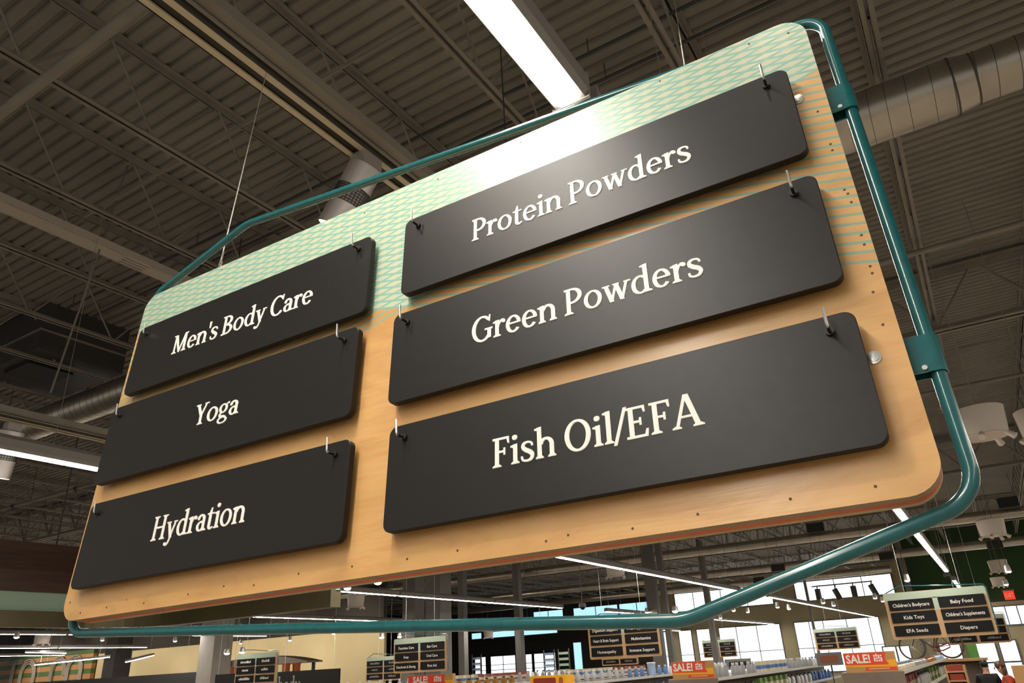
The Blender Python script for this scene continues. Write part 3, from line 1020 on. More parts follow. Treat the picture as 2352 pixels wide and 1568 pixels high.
def make_strip(x, y0, label, group):
    t = thing('strip_light', label, 'strip light', (x, y0, SZ), group=group)
    L_ = SEG - 0.10
    c = MB()
    hp = [(-0.062, 0.012), (0.062, 0.012), (0.078, 0.04), (0.078, 0.11), (0.045, 0.15), (-0.045, 0.15), (-0.078, 0.11), (-0.078, 0.04)]
    M_ = Matrix(((1, 0, 0, 0), (0, 0, -1, 0.05 + L_), (0, 1, 0, 0), (0, 0, 0, 1)))
    c.prism(hp, 0, L_, 0, M_)
    c.build('housing', FIXT, t)
    c = MB()
    lp = [(-0.039, 0.0), (0.039, 0.0), (0.044, 0.0125), (-0.044, 0.0125)]
    c.prism(lp, 0.02, L_ - 0.02, 0, M_)
    c.build('lens', LENS, t)
    for y_ in (0.036, 0.05 + L_):
        MB().box(-0.078, 0.078, y_, y_ + 0.014, 0.010, 0.13).build('end_cap', FIXT, t)
    for yy in (1.3, 2.9):
        MB().cyl((0, yy, 0.148), (0, yy, 3.80), 0.0022, n=5, caps=False).build('hanging_cable', JOIST, t)
    return t


ROWS = [(-0.86, 'glowing strip light of the row straight above the big sign'), (-6.88, 'glowing strip light of the row over the supplements sign aisle'),
        (-13.45, 'glowing strip light of the row over the bath sign aisle'), (-20.4, 'glowing strip light of the row by the black body board'), (-29.2, 'glowing strip light of the row at the far left over the black boards'),
        (-38.3, 'glowing strip light of the row before the cream wall'), (-46.0, 'glowing strip light of the row before the striped wall letters'), (5.6, 'strip light of an added, unseen row to the right of the big sign')]  # last row added out of view to brighten the right of the roof
s0 = None
for x, lab in ROWS:
    g = lab.replace('glowing strip light of the row', 'strip lights of the row')
    ks = [2.02 + SEG * k for k in range(-2, 5)] + ([29 + SEG * k for k in range(6)] if x > -25 else [])
    for k, yy in enumerate(ks):
        if (x < -10 and yy < 9) or (x == -6.88 and yy < 1) or (x < -25 and yy > 26):
            continue
        if s0 is None:
            s0 = make_strip(x, yy, lab, g)
        else:
            dup(s0, (x, yy, SZ), lab, g)
# short cross lights at the lower left
for i, (pa, pb, Y0, Y1) in enumerate([((290, 1519), (352, 1504), 21, 23.5), ((80, 1526), (252, 1508), 19, 22), ((150, 1499), (60, 1497), 20, 20)]):
    a, c_ = at_y(*pa, Y0), at_y(*pb, Y1)
    d = c_ - a
    c = MB()
    up = Vector((0, 0, 1))
    side = d.cross(up).normalized() * 0.05
    labs = ['short glowing strip light by the black column in front of the cream wall', 'glowing strip light crossing before the striped wall with big letters', 'stub of glowing strip light above the striped wall letters']
    t = thing('strip_light', labs[i], 'strip light', a)
    q = MB()
    q.add([side, -side, -side + up * 0.09, side + up * 0.09, d + side, d - side, d - side + up * 0.09, d + side + up * 0.09], [(0, 1, 2, 3), (7, 6, 5, 4), (0, 4, 5, 1), (1, 5, 6, 2), (2, 6, 7, 3), (3, 7, 4, 0)])
    q.build('housing', FIXT, t)
    q = MB()
    s2 = side * 0.75
    q.add([s2, -s2, d - s2, d + s2, s2 - up * 0.03, -s2 - up * 0.03, d - s2 - up * 0.03, d + s2 - up * 0.03], [(4, 5, 6, 7), (0, 4, 7, 3), (1, 2, 6, 5), (0, 1, 5, 4), (3, 7, 6, 2)])
    q.build('lens', LENS, t)
    for f in (0.15, 0.85):
        MB().cyl(d * f, d * f + up * (DZ - a.z - d.z * f), 0.004, n=5).build('hanging_cable', CABLEM, t)

# ================================================================== TRACK RAILS AND LAMPS
def track_rail(x, y0, y1, lab):
    t = thing('track_rail', lab, 'track rail', (x, 0, CH + 2.65))
    c = MB()
    c.box(-0.065, -0.028, y0, y1, 0.0, 0.012).box(0.022, 0.06, y0, y1, 0.0, 0.012)
    c.build('flange', RAILM, t)
    c = MB()
    c.box(-0.03, 0.024, y0, y1, 0.02, 0.03)
    c.box(-0.067, -0.06, y0, y1, 0.0, 0.06).box(0.06, 0.067, y0, y1, 0.0, 0.10)
    c.box(-0.067, 0.067, y0, y1, 0.06, 0.075)
    c.build('channel', RAILD, t)
    c = MB()
    c.box(0.085, 0.10, y0, y1, 0.02, 0.03)
    c.box(0.067, 0.16, y0, y1, 0.04, 0.10)
    c.build('wireway', JOIST, t)
    for yy in (y0 + 0.6, (y0 + y1) / 2 + 1, y1 - 0.6):
        MB().cyl((0.02, yy, 0.075), (0.02, yy, 3.05), 0.006, n=6).build('hanger_rod', DARKST, t)
    return t


track_rail(-2.353, -3.0, 9.0, 'beige slotted track rail passing behind the left hanging cable')
track_rail(-8.34, -1.0, 12.0, 'beige slotted track rail at the far left above a glowing lamp')


def track_lamp(lab, S, E, rad, glow=True):
    S, E = Vector(S), Vector(E)
    d = (E - S).normalized()
    L_ = (E - S).length
    rot = d.to_track_quat('Z', 'Y').to_matrix()
    t = thing('track_lamp', lab, 'track lamp', S, rot)
    n = 40
    c = MB()
    ra = rad
    c.lathe([(ra * 0.2, -0.012), (ra * 0.9, -0.01), (ra, 0.0), (ra, L_ * 0.37)], n)
    c.lathe([(ra, L_ * 0.62), (ra, L_), (ra * 0.95, L_), (ra * 0.93, L_ * 0.9)], n)
    c.lathe([(ra * 0.86, L_ * 0.35), (ra * 0.86, L_ * 0.64)], n)
    c.build('barrel', LAMP, t, True)
    c = MB()
    for i in range(7):
        z = L_ * (0.37 + 0.25 * i / 6)
        c.tube([(ra * math.cos(2 * math.pi * k / n), ra * math.sin(2 * math.pi * k / n), z) for k in range(n)], 0.0028, 5, True)
    for k in range(30):
        a = 2 * math.pi * k / 30
        c.cyl((ra * math.cos(a), ra * math.sin(a), L_ * 0.37), (ra * math.cos(a), ra * math.sin(a), L_ * 0.62), 0.0028, n=5, caps=False)
    c.build('mesh_band', LAMPM, t)
    MB().lathe([(ra * 0.9, L_ * 0.93), (ra * 0.9, L_ * 0.94)], n).build('lens', GLOW, t)
    # bracket up to the rail, in world axes
    inv = rot.inverted()
    c = MB()
    a = inv @ Vector((0, 0, 1))
    bx = MB()
    q = MB().box(-0.055, 0.055, -0.07, 0.07, -0.02, CH + 2.652 - S.z)
    q.v = [tuple(inv @ Vector(p)) for p in q.v]
    q.build('adapter', RAILD if not glow else LAMP, t)
    return t


track_lamp('large silver track lamp with black mesh band, behind the upper left of the big sign', (-2.345, 2.455, CH + 2.585), (-2.545, 2.435, CH + 2.255), 0.094)
a = at_z(33, 1008, 2.55)
track_lamp('silver track lamp with a glowing mouth at the far left under its rail', (-8.42, a.y * 0.965, CH + 2.56), (-8.52, a.y * 0.965, CH + 2.08), 0.125)

# unseen spots added behind the camera to brighten the sign face
for lx, ly, lz, pw in ((-2.0, -1.3, 3.90, 60.0), (0.0, -0.9, 4.1, 14.0)):
    tgt = Vector((-0.85, 1.0, CH + 0.55))
    S_ = Vector((lx, ly, CH + lz))
    d_ = (tgt - S_).normalized()
    ld = bpy.data.lights.new('sign_fill', 'SPOT')
    ld.energy = pw
    ld.color = (1.0, 0.90, 0.76)
    ld.spot_size = math.radians(52)
    ld.spot_blend = 0.6
    ld.shadow_soft_size = 0.09
    lo = bpy.data.objects.new('sign_fill', ld)
    COL.objects.link(lo)
    lo.location = S_ + d_ * 0.5
    lo.rotation_euler = d_.to_track_quat('-Z', 'Y').to_euler()
# unseen spots added to brighten the cream wall at the far left
for i, lx in enumerate((-31.5, -37.5, -44.0, -50.5, -57.0, -63.5)):
    S_ = Vector((lx, 28.5, CH + 3.4))
    ld = bpy.data.lights.new('wall_fill', 'SPOT')
    ld.energy = 420
    ld.color = (1.0, 0.88, 0.68)
    ld.spot_size = math.radians(95)
    ld.spot_blend = 0.8
    ld.shadow_soft_size = 0.1
    lo = bpy.data.objects.new('wall_fill', ld)
    COL.objects.link(lo)
    lo.location = S_
    lo.rotation_euler = Vector((0, 5.5, -2.6)).to_track_quat('-Z', 'Y').to_euler()
# pale slotted tray high on the left
t = thing('cable_tray', 'pale slotted metal tray running under the joists at the left', 'cable tray', (-7.67, 0, CH + 4.62))
c = MB()
c.box(-0.11, 0.11, -2, 4.02, 0, 0.012).box(-0.11, 0.11, 4.32, 9, 0, 0.012)
for i in range(4):
    c.box(-0.11 + i * 0.06, -0.075 + i * 0.06, 4.02, 4.32, 0, 0.012)
c.box(-0.115, -0.105, -2, 9, 0, 0.09).box(0.105, 0.115, -2, 9, 0, 0.09)
c.build('tray', TRAYM, t)
for yy in (-1, 2.4, 5.6, 8.4):
    MB().cyl((0, yy, 0), (0, yy, 1.08), 0.008, n=6).build('hanger_rod', DARKST, t)
# leaning conduit on the left
a, c_ = at_y(290, 395, 3.75), at_y(116, 902, 3.75)
a.z = DZ + 0.01
o = MB().tube([a, (a + c_) / 2 + Vector((0.02, 0, 0)), c_], 0.011, 10).build('drop_conduit', GREYST, None, True)
tag(o, 'slanting grey conduit dropping from the roof at the left', 'conduit')

# roof unit box
t = thing('rooftop_unit_curb', 'dark boxed air handler hung in the roof at the left with a black vent below', 'air handler', (-12.5, 5.72, CH))
MB().box(-1.0, 0.93, -0.68, 0.72, 4.89, 5.72).build('casing', DARKST, t)
MB().box(-0.35, 0.42, -0.52, 0.18, 4.83, 4.89).build('vent', RUBBER, t)
MB().box(-1.02, 0.95, -0.70, 0.74, 5.2, 5.23).build('flange', JOIST, t)

# ================================================================== DUCTS
def duct(lab, Y, Z, r, x0, x1, seam, r2=None, xr=None):
    t = thing('air_duct', lab, 'air duct', (0, Y, CH + Z))
    c = MB()
    n = 36
    if r2:
        c.cyl((x0, 0, 0), (xr, 0, 0), r, n=n, caps=False)
        c.cyl((xr, 0, 0), (xr + 0.16, 0, 0), r, r2, n=n, caps=False)
        c.cyl((xr + 0.16, 0, 0), (x1, 0, 0), r2, n=n)
    else:
        c.cyl((x0, 0, 0), (x1, 0, 0), r, n=n)
    c.build('duct_body', DUCT, t, True)
    c = MB()
    x = x0
    i = 0
    while x < x1:
        rr = r if not r2 or x < xr else r2 + (0.002 if x > xr + 0.16 else (r - r2) * (1 - (x - xr) / 0.16))
        c.tube([(x + 0.02 * math.sin(2 * math.pi * k / n), rr * math.cos(2 * math.pi * k / n), rr * math.sin(2 * math.pi * k / n)) for k in range(n)], 0.003, 4, True)
        x += seam * (0.8 + 0.4 * ((i * 7) % 5) / 5)
        i += 1
    if r2:
        for xx, rr in ((xr, r + 0.004), (xr + 0.16, r2 + 0.004)):
            c.cyl((xx - 0.008, 0, 0), (xx + 0.008, 0, 0), rr, n=n)
    c.build('seam', SEAM, t, True)
    x = x0 + 1.5
    while x < x1:
        MB().cyl((x, 0, r * 0.95), (x, 0, 5.72 - Z), 0.006, n=5).build('hanger_rod', DARKST, t)
        x += 4.6 if x1 - x0 < 40 else 9
    return t


duct('big round metal duct passing behind the big sign, with a flanged joint at the right', 6.17, 4.33, 0.25, -30, 9, 0.17, 0.222, 0.83)
duct('long round duct crossing far back below the truss girders, nearer of the far pair', 32.8, 4.30, 0.19, -55, 8, 1.2)
duct('long round duct crossing the far end before the green wall', 41.5, 4.17, 0.20, -55, 8, 1.2)
duct('thin round duct crossing the far end before the beige wall, lowest of the ducts', 50, 4.25, 0.22, -40, -4.5, 1.5)
for (px, py, Y, lab) in [(2315, 1153, 32.5, 'small black vent box on the far duct, right of the big sign'), (1872, 1211, 32.5, 'small black vent box on the far duct, below the edge of the big sign'),
                         (1787, 1304, 41.18, 'small black vent box on the far duct above the windows'), (1743, 1332, 49.6, 'lowest small black vent box above the beige wall windows'), (2284, 1250, 41.18, 'small black vent box on the far duct before the green wall'), (2036, 1277, 41.18, 'small black vent box on the far duct near the bottom corner of the big sign')]:
    a = at_y(px, py, Y)
    t = thing('duct_vent', lab, 'vent box', a)
    MB().box(-0.32, 0.32, -0.12, 0.12, -0.17, 0.17).build('box_body', RUBBER, t)
    c = MB()
    for i in range(5):
        c.box(-0.28, 0.28, -0.13, -0.12, -0.13 + i * 0.06, -0.11 + i * 0.06)
    c.build('louvre', DARKST, t)
    MB().cyl((0.25, 0, 0.16), (0.25, 0, DZ - a.z + 0.02), 0.006, n=5).build('hanger_rod', DARKST, t)

# ================================================================== DRUM FIXTURES
def drum(lab, c0, s_=1.0, first=[None]):
    t = thing('drum_fixture', lab, 'drum fixture', c0, None, 'white drum fixtures')
    R_, Hh = 0.27 * s_, 0.34 * s_
    MB().lathe([(0.02, Hh), (R_ * 0.93, Hh), (R_, Hh * 0.96), (R_ * 0.90, Hh * 0.05), (R_ * 0.86, 0.0)], 28).build('drum_body', DRUM, t, True)
    MB().lathe([(R_ * 0.84, -0.004), (R_ * 0.87, -0.012), (R_ * 0.90, -0.004), (R_ * 0.90, 0.01)], 28).build('rim', DRUM, t, True)
    for k, ang in enumerate((-100, -15, 200, 60)):
        a = math.radians(ang)
        p = Vector((R_ * 0.86 * math.cos(a), R_ * 0.86 * math.sin(a), -0.01))
        d = Vector((math.cos(a), math.sin(a), -0.9)).normalized()
        q = MB().cyl(p - d * 0.05, p + d * 0.08 * s_, 0.024 * s_, 0.040 * s_, n=10)
        q.build('head', DRUM, t, True)
    MB().cyl((0, 0, Hh), (0, 0, CH + 5.72 - c0[2]), 0.005, n=6).build('stem', JOIST, t)
    return t


for px, py, Y, lab in [(2264, 1002, 10, 'large white drum fixture hanging right of the big sign, nearest of its kind'), (2405, 1000, 10.8, 'white drum fixture cut by the right edge of the photo'),
                       (2283, 1230, 19, 'white drum fixture hanging in front of the green wall, upper one'), (2297, 1312, 28, 'white drum fixture before the green wall, middle one of a column'),
                       (2296, 1345, 37, 'smallest white drum fixture before the green wall, above the red exit sign'), (817, 1393, 18, 'white drum fixture under the lower edge of the big sign at centre left'),
                       (1415, 1322, 20, 'white drum fixture below the big sign beside a glowing strip row'), (95, 1478, 16, 'white drum fixture at the far left below the wood canopy'), (1122, 1463, 36, 'small white drum fixture before the blue storefront windows')]:
    a = at_y(px, py, Y)
    drum(lab, a, 1.0)


# ================================================================== SMALL SPOTLIGHTS AND CAMERAS
def spot(px, py, Z, lab, grp, r=0.06):
    a = at_z(px, py, Z)
    t = thing('spotlight', lab, 'spotlight', a, None, grp)
    MB().lathe([(r * 0.5, 0.16), (r * 0.75, 0.15), (r, 0.03), (r, 0.0)], 14).build('shade', LAMP, t, True)
    MB().sphere((0, 0, 0.005), r * 0.9, 12, 6, sz=0.6).build('bulb', GLOW, t, True)
    MB().cyl((0, 0, 0.15), (0, 0, CH + 5.72 - a.z), 0.005, n=5).build('stem', DARKST, t)


for px, py, Z, r, lab in [
        (868, 1338, 1.5, 0.075, 'glowing spotlight peeping below the bottom edge of the big sign, right one'), (798, 1351, 1.56, 0.075, 'glowing spotlight peeping below the bottom edge of the big sign, left one'),
        (1551, 1403, 1.44, 0.11, 'bright round spotlight just above the teal tube bend'), (1486, 1406, 1.6, 0.075, 'angled spotlight above the teal tube, left of the brightest one'),
        (877, 1463, 1.4, 0.11, 'bright spotlight at the left top corner of the First Aid panel sign'), (918, 1462, 1.4, 0.10, 'bright spotlight touching the top of the First Aid panel sign'),
        (1241, 1434, 1.33, 0.09, 'bright spotlight on the strip row under the teal tube, left one'), (1212, 1434, 1.4, 0.09, 'bright spotlight on the strip row under the teal tube, right one'),
        (38, 1463, 1.5, 0.08, 'spotlight hanging below the strip lights at the far left'), (235, 1470, 1.5, 0.06, 'spotlight between the teal tube corner and the black column'),
        (402, 1472, 1.5, 0.07, 'spotlight before the cream wall right of the black column'), (553, 1477, 1.56, 0.06, 'slanted spotlight above the terracotta pillars'),
        (521, 1500, 1.0, 0.11, 'bright spotlight before the terracotta pillars, left of two'), (556, 1497, 1.0, 0.11, 'bright spotlight before the terracotta pillars, right of two'),
        (666, 1470, 1.5, 0.075, 'spotlight above the arched canopy by the body board'), (766, 1455, 1.6, 0.06, 'spotlight above the body board, right of the arched canopy')]:
    spot(px, py, Z, lab, None, r)
for px, py in [(1685, 1402), (1718, 1405), (1786, 1394), (1812, 1398), (1891, 1384), (1915, 1390), (2010, 1373), (2028, 1380), (1655, 1419), (1626, 1415)]:
    spot(px, py, 1.55, 'tiny glowing spotlight against the beige wall between the window rows', 'spotlights before the beige wall', 0.07)
for px, py, lab in [(2084, 1333, 'small glowing spotlight alone against the left of the green wall'), (2316, 1312, 'glowing spotlight by the drum fixtures before the green wall'), (2311, 1342, 'lower glowing spotlight above the red exit sign')]:
    spot(px, py, 1.55, lab, None, 0.07)
# track with four dark heads silhouetted in the right clerestory
a0, a1 = at_y(1864, 1347, 40), at_y(2003, 1334, 40)
t = thing('spotlight_track', 'dark track bar silhouetted in the right upper window', 'track bar', a0)
MB().cyl((0, 0, 0), a1 - a0, 0.03, n=6).build('track_bar', DARKST, t)
for f in (0.1, 0.9):
    MB().cyl((a1 - a0) * f, (a1 - a0) * f + Vector((0, 0, DZ - a0.z)), 0.008, n=5).build('hanger_rod', DARKST, t)
for i, (px, py, lx) in enumerate([(1879, 1362, 0), (1921, 1362, 0.12), (1961, 1355, 0), (2004, 1352, 0.12)]):
    p = at_y(px, py, 40)
    t = thing('spotlight', 'dark cylinder spotlight in the right upper window, %s from the left' % ('first', 'second', 'third', 'fourth')[i], 'spotlight', p, None, 'dark spotlights on the window track')
    MB().cyl((-lx * 0.4, 0, 0.2), (lx, 0, -0.3), 0.13, n=12).build('barrel', DARKST, t)
    q = at_y(px - 3, 1346 - (px - 1864) * 0.094, 40)
    MB().cyl((-lx * 0.2, 0, 0.2), q - p, 0.03, n=6).build('stem', DARKST, t)
# dome cameras
for px, py, Y, lab in [(1338, 1392, 20, 'grey dome camera on a pole before the blue upper windows'), (2176, 1322, 26.9, 'grey dome camera at the end of the right strip light row')]:
    p = at_y(px, py, Y)
    t = thing('dome_camera', lab, 'dome camera', p)
    MB().lathe([(0.03, 0.10), (0.09, 0.08), (0.11, 0.0), (0.10, -0.02)], 16).build('housing', GREYST, t, True)
    MB().sphere((0, 0, -0.02), 0.075, 14, 8).build('dome', RUBBER, t, True)
    MB().cyl((0, 0, 0.09), (0, 0, DZ - p.z + 0.02), 0.012, n=6).build('stem', GREYST, t)
# exit sign
p = at_y(2318, 1366, 43.0)
t = thing('exit_sign', 'small red exit sign hanging before the green wall', 'exit sign', p)
MB().box(-0.21, 0.21, -0.04, 0.04, -0.20, 0.18).build('casing', EXITR, t)
MB().box(-0.25, 0.25, -0.05, 0.05, 0.18, 0.25).build('top_bar', GREYST, t)
c = MB()
sans_text('EXIT', 0, -0.01, 0.18, 0.34, -0.045, c, 0.02)
c.build('lettering', WHITE, t)
MB().cyl((0, 0, 0.24), (0, 0, DZ - p.z), 0.01, n=5).build('stem', DARKST, t)

# ================================================================== WOOD CANOPY (left)
def canopy():
    t = thing('wood_canopy', 'round-cornered canopy at the left with walnut fascia over a pale teal band', 'canopy', (0, 0, CH))
    path = fillet([Vector((-13.6, 3.0, 0)), Vector((-13.6, 8.75, 0)), Vector((-8.73, 8.75, 0))], [0, 1.2, 0], 12, False)
    for nm, z0, z1, off, th, M_ in (('fascia', 1.56, 2.35, 0.0, 0.16, WALNUT), ('teal_band', 1.24, 1.57, 0.10, 0.1, CANTEAL), ('edge_band', 1.0, 1.255, 0.0, 0.22, OLIVE)):
        c = MB()
        vs_, fs = [], []
        k = len(path)
        for i in range(k):
            d = (path[min(i + 1, k - 1)] - path[max(0, i - 1)]).normalized()
            nrm = Vector((-d.y, d.x, 0))             # away from the viewer
            for o_, z in ((off, z0), (off, z1), (off + th, z1), (off + th, z0)):
                q = path[i] + nrm * o_
                vs_.append((q.x, q.y, z))
        for i in range(k - 1):
            for j in range(4):
                fs.append((i * 4 + j, (i + 1) * 4 + j, (i + 1) * 4 + (j + 1) % 4, i * 4 + (j + 1) % 4))
        fs += [(0, 1, 2, 3), tuple((k - 1) * 4 + j for j in (3, 2, 1, 0))]
        c.add(vs_, fs)
        c.build(nm, M_, t)
    for x, yy in ((-13.68, 4.5), (-13.68, 7.0), (-12, 8.85), (-9.2, 8.85)):
        MB().cyl((x, yy, 2.3), (x, yy, 5.72), 0.012, n=6).build('hanger_rod', DARKST, t)


canopy()

# ================================================================== FAR LEFT: striped wall with letters, black boards, pillars
p0 = at_y(-40, 1500, 33.5)
p1 = at_y(212, 1500, 33.5)
t = thing('striped_sign_wall', 'orange and green striped wall sign with tall grey TO-GO letters at the far left', 'wall sign', (p1.x, 33.6, 0))
W_ = p1.x - p0.x
MB().box(-W_, 0, 0, 0.3, 0.5, CH + 33.5 * .083).build('striped_board', TOGO, t)
zb, zt = 1.0, CH + 33.5 * .0735
HL = zt - zb


def tube_letter(kind, x, w_):
    c = MB()
    for off in (0.0, 0.16, 0.32):
        y = -0.12
        if kind == 'T':
            c.tube([(x + w_ / 2 - 0.16 + off, y, zb), (x + w_ / 2 - 0.16 + off, y, zt - off * 0.5)], 0.055, 6)
            c.tube([(x, y, zt - off * 0.8), (x + w_, y, zt - off * 0.8)], 0.055, 6)
        elif kind in 'OG':
            r = w_ / 2 - off
            cx = x + w_ / 2
            pts = [(cx - r, y, zb + w_ / 2)] + [(cx + r * math.cos(a), y, zt - w_ / 2 + r * math.sin(a)) for a in [math.pi * (1 - k / 10) for k in range(11)]]
            if kind == 'O':
                pts += [(cx + r, y, zb + w_ / 2)] + [(cx + r * math.cos(a), y, zb + w_ / 2 + r * math.sin(a)) for a in [-math.pi * k / 10 for k in range(1, 10)]]
                c.tube(pts, 0.055, 6, True)
            else:
                pts += [(cx + r, y, zt - w_ / 2 - 0.3)]
                c.tube(pts, 0.055, 6)
                c.tube([(cx - r, y, zb + w_ / 2)] + [(cx + r * math.cos(a), y, zb + w_ / 2 + r * math.sin(a)) for a in [math.pi + math.pi * k / 10 for k in range(1, 11)]] + [(cx + r, y, zb + HL * 0.42), (cx + 0.1, y, zb + HL * 0.42)], 0.055, 6)
        else:
            c.tube([(x, y, zb + HL * 0.30 + off * 0.7), (x + w_, y, zb + HL * 0.30 + off * 0.7)], 0.055, 6)
    c.build('letter', TOGOL, t)


X = lambda px: at_y(px, 1540, 33.5).x - p1.x
for kind, a, c_ in (('T', 12, 48), ('O', 47, 82), ('-', 84, 108), ('G', 116, 150), ('O', 152, 188)):
    tube_letter(kind, X(a), X(c_) - X(a))


def black_board(lab, pxa, pya, pxb, pyb, Y, h, word=None, cap=0.5):
    a, c_ = at_y(pxa, pya, Y), at_y(pxb, pyb, Y)
    t = thing('department_board', lab, 'department board', ((a.x + c_.x) / 2, Y, (a.z + c_.z) / 2 - h))
    w_ = (c_.x - a.x) / 2
    MB().box(-w_, w_, 0, 0.08, 0, h).build('board_face', BLACKEDGE, t)
    for s_ in (-0.8, 0.8):
        MB().cyl((s_ * w_, 0.04, h), (s_ * w_, 0.04, DZ - (a.z + c_.z) / 2 + h), 0.008, n=5).build('cable', CABLEM, t)
    return t, w_


t, w_ = black_board('black department board lettered body, beside the leftmost distant aisle sign', 638, 1545, 779, 1532, 21, 1.0)
lt = serif_text('body', -w_ + 0.05, -w_ * 0.22, 0.30, 0.52, 0.0, t, CHALK)
lt.rotation_euler = (math.pi / 2, 0, 0)
lt.location = (0, -0.002, 0)
black_board('low black board along the left under the striped wall letters', 48, 1562, 474, 1550, 24, 1.1)
black_board('narrow black board between the pale column and the unreadable aisle sign', 495, 1549, 540, 1546, 20.5, 1.1)
for i, (px, Y, h) in enumerate([(507, 26, 0), (527, 26, 0), (542, 26.4, 0), (656, 26, 0), (680, 26.4, 0)]):
    a = at_y(px, 1545, Y)
    o = MB().lathe([(0.21, 0.0), (0.21, 0.2), (0.17, 0.25), (0.18, 2.7), (0.22, 2.8)], 16).build('pillar', TERRA, None, True)
    o.location = (a.x, Y, 0)
    tag(o, ['terracotta pillar nearest the pale column', 'terracotta pillar second from the pale column', 'terracotta pillar hidden partly by the unreadable aisle sign', 'terracotta pillar just left above the body lettering', 'terracotta pillar farther right above the body lettering'][i], 'pillar')
# arched canopy over them
a, c_ = at_y(505, 1487, 27), at_y(725, 1489, 27)
t = thing('arched_canopy', 'shallow brown arched canopy above the terracotta pillars', 'canopy', ((a.x + c_.x) / 2, 27, 0))
w_ = (c_.x - a.x) / 2
poly = [(-w_, 2.80)] + [(w_ * (-1 + 2 * k / 14), 2.86 + 0.36 * (1 - (-1 + 2 * k / 14) ** 2)) for k in range(15)] + [(w_, 2.80)]
MB().prism(poly, -0.5, 0.5, 0, Matrix(((1, 0, 0, 0), (0, 0, -1, 0), (0, 1, 0, 0), (0, 0, 0, 1)))).build('arch', SHELFM, t)
c = MB()
for k in range(6):
    c.box(-w_ + 0.5 + k * 0.55, -w_ + 0.56 + k * 0.55, -0.6, -0.5, 2.8, 3.1)
c.build('bracket', GREYST, t)
for s_ in (-0.9, 0.9):
    MB().box(s_ * w_ - 0.06, s_ * w_ + 0.06, 0.2, 0.32, 0, 2.82).build('post', DARKST, t)

# ================================================================== GONDOLAS WITH PRODUCTS
GX = [1.15, -1.9, -4.9, -7.9, -10.9, -13.9]
GN = ['right of the people', 'under the right sale sign', 'under the left sale sign', 'behind the yellow maroon box', 'below the columns', 'under the First Aid panel sign']
GT = 1.75


def make_gondola(x, lab):
    t = thing('shelf_unit', lab, 'shelf unit', (x, 14.0, 0), None, 'shop shelf units')
    MB().box(-0.45, 0.45, 0, 12, 0, 0.12).build('plinth', SHELFM, t)
    MB().box(-0.03, 0.03, 0.05, 12, 0.12, GT).build('back_panel', SHELFM, t)
    for z in (0.5, 0.9, 1.36, GT - 0.03):
        c = MB().box(-0.45, 0.45, 0, 12, z, z + 0.03, 0).box(0.45, 0.46, 0, 12, z - 0.01, z + 0.045, 1).box(-0.46, -0.45, 0, 12, z - 0.01, z + 0.045, 1)
        c.build('shelf', [SHELFM, SHELFP], t)
    MB().box(-0.46, 0.46, -0.04, 0.0, 0, GT).build('end_panel', SHELFM, t)
    return t


g0 = make_gondola(GX[0], 'brown shelf unit %s, stocked with packs' % GN[0])
for x, nm in zip(GX[1:], GN[1:]):
    dup(g0, (x, 14.0, 0), 'brown shelf unit %s, stocked with packs' % nm)


def bottle(name, lab, body, cap, r, h, group):
    t = thing(name, lab, 'bottle', (0, 0, 0), None, group)
    MB().lathe([(r * 0.95, 0), (r, 0.01), (r, h * 0.66), (r * 0.5, h * 0.80), (r * 0.45, h * 0.84)], 10).build('body', body, t, True)
    MB().lathe([(r * 0.55, h * 0.84), (r * 0.55, h)], 10).build('cap', cap, t, True)
    return t


def carton(name, lab, M_, w_, d_, h, group, band=None):
    t = thing(name, lab, 'carton', (0, 0, 0), None, group)
    MB().box(-w_, w_, -d_, d_, 0, h).build('box_body', M_, t)
    MB().box(-w_ * 1.01, w_ * 1.01, -d_ * 1.01, d_ * 1.01, h * 0.3, h * 0.62).build('label_band', band or WHITE, t)
    return t


KINDS = [('bottle', PW, PK, 'white'), ('bottle', PB, PW, 'blue'), ('carton', PC, PB, 'cream'), ('carton', PG, PC, 'green'), ('jar', PA, PK, 'amber'), ('carton', PR, PC, 'red'), ('bottle', PW, PB, 'white'), ('bottle', PGREY, PW, 'grey')]
for gi, gx in enumerate(GX):
    for lev, (z, n_, dx) in enumerate(((GT, 30, 0.30), (1.39, 24, 0.33))):
        random.seed(gi * 11 + lev)
        side = 1 if gx < 0.5 else -1
        kinds = [KINDS[(gi * 3 + lev * 2 + q * 3) % 8] for q in range(4)]
        if gi == 2 and lev == 0:
            kinds = [KINDS[7], KINDS[2], KINDS[7], KINDS[6]]
        if gi == 1 and lev == 0:
            kinds = [('jar', PC, PB, 'small cream'), ('jar', PGREY, PW, 'small grey'), ('jar', PA, PR, 'small amber'), ('jar', PALEBLUE, PW, 'small pale blue')]
        if gi == 3 and lev == 0:
            kinds = [KINDS[7], KINDS[1], KINDS[6], KINDS[6]]
        protos = {}
        for i in range(n_):
            kd = kinds[int(i / n_ * 4)]
            yy = 14.35 + (11.4 if lev == 0 else 11.0) * i / n_
            where = 'on the %s of the shelf unit %s' % (('top', 'second shelf')[lev], GN[gi])
            lab = '%s %s %s' % (kd[3], kd[0], where)
            grp = '%s %ss %s' % (kd[3], kd[0], where)
            loc = (gx + side * dx + random.uniform(-0.02, 0.02), yy, z)
            if kd[3] not in protos:
                if kd[0] == 'carton':
                    protos[kd[3]] = carton('carton', lab, kd[1], 0.06, 0.10, 0.22 if lev == 0 else 0.26, grp, kd[2])
                else:
                    protos[kd[3]] = bottle(kd[0], lab, kd[1], kd[2], 0.055 if kd[0] == 'bottle' else 0.07, 0.23 if kd[0] == 'bottle' else (0.17 if gi != 1 or lev else 0.10), grp)
                protos[kd[3]].location = loc
            else:
                dup(protos[kd[3]], loc, lab, grp)


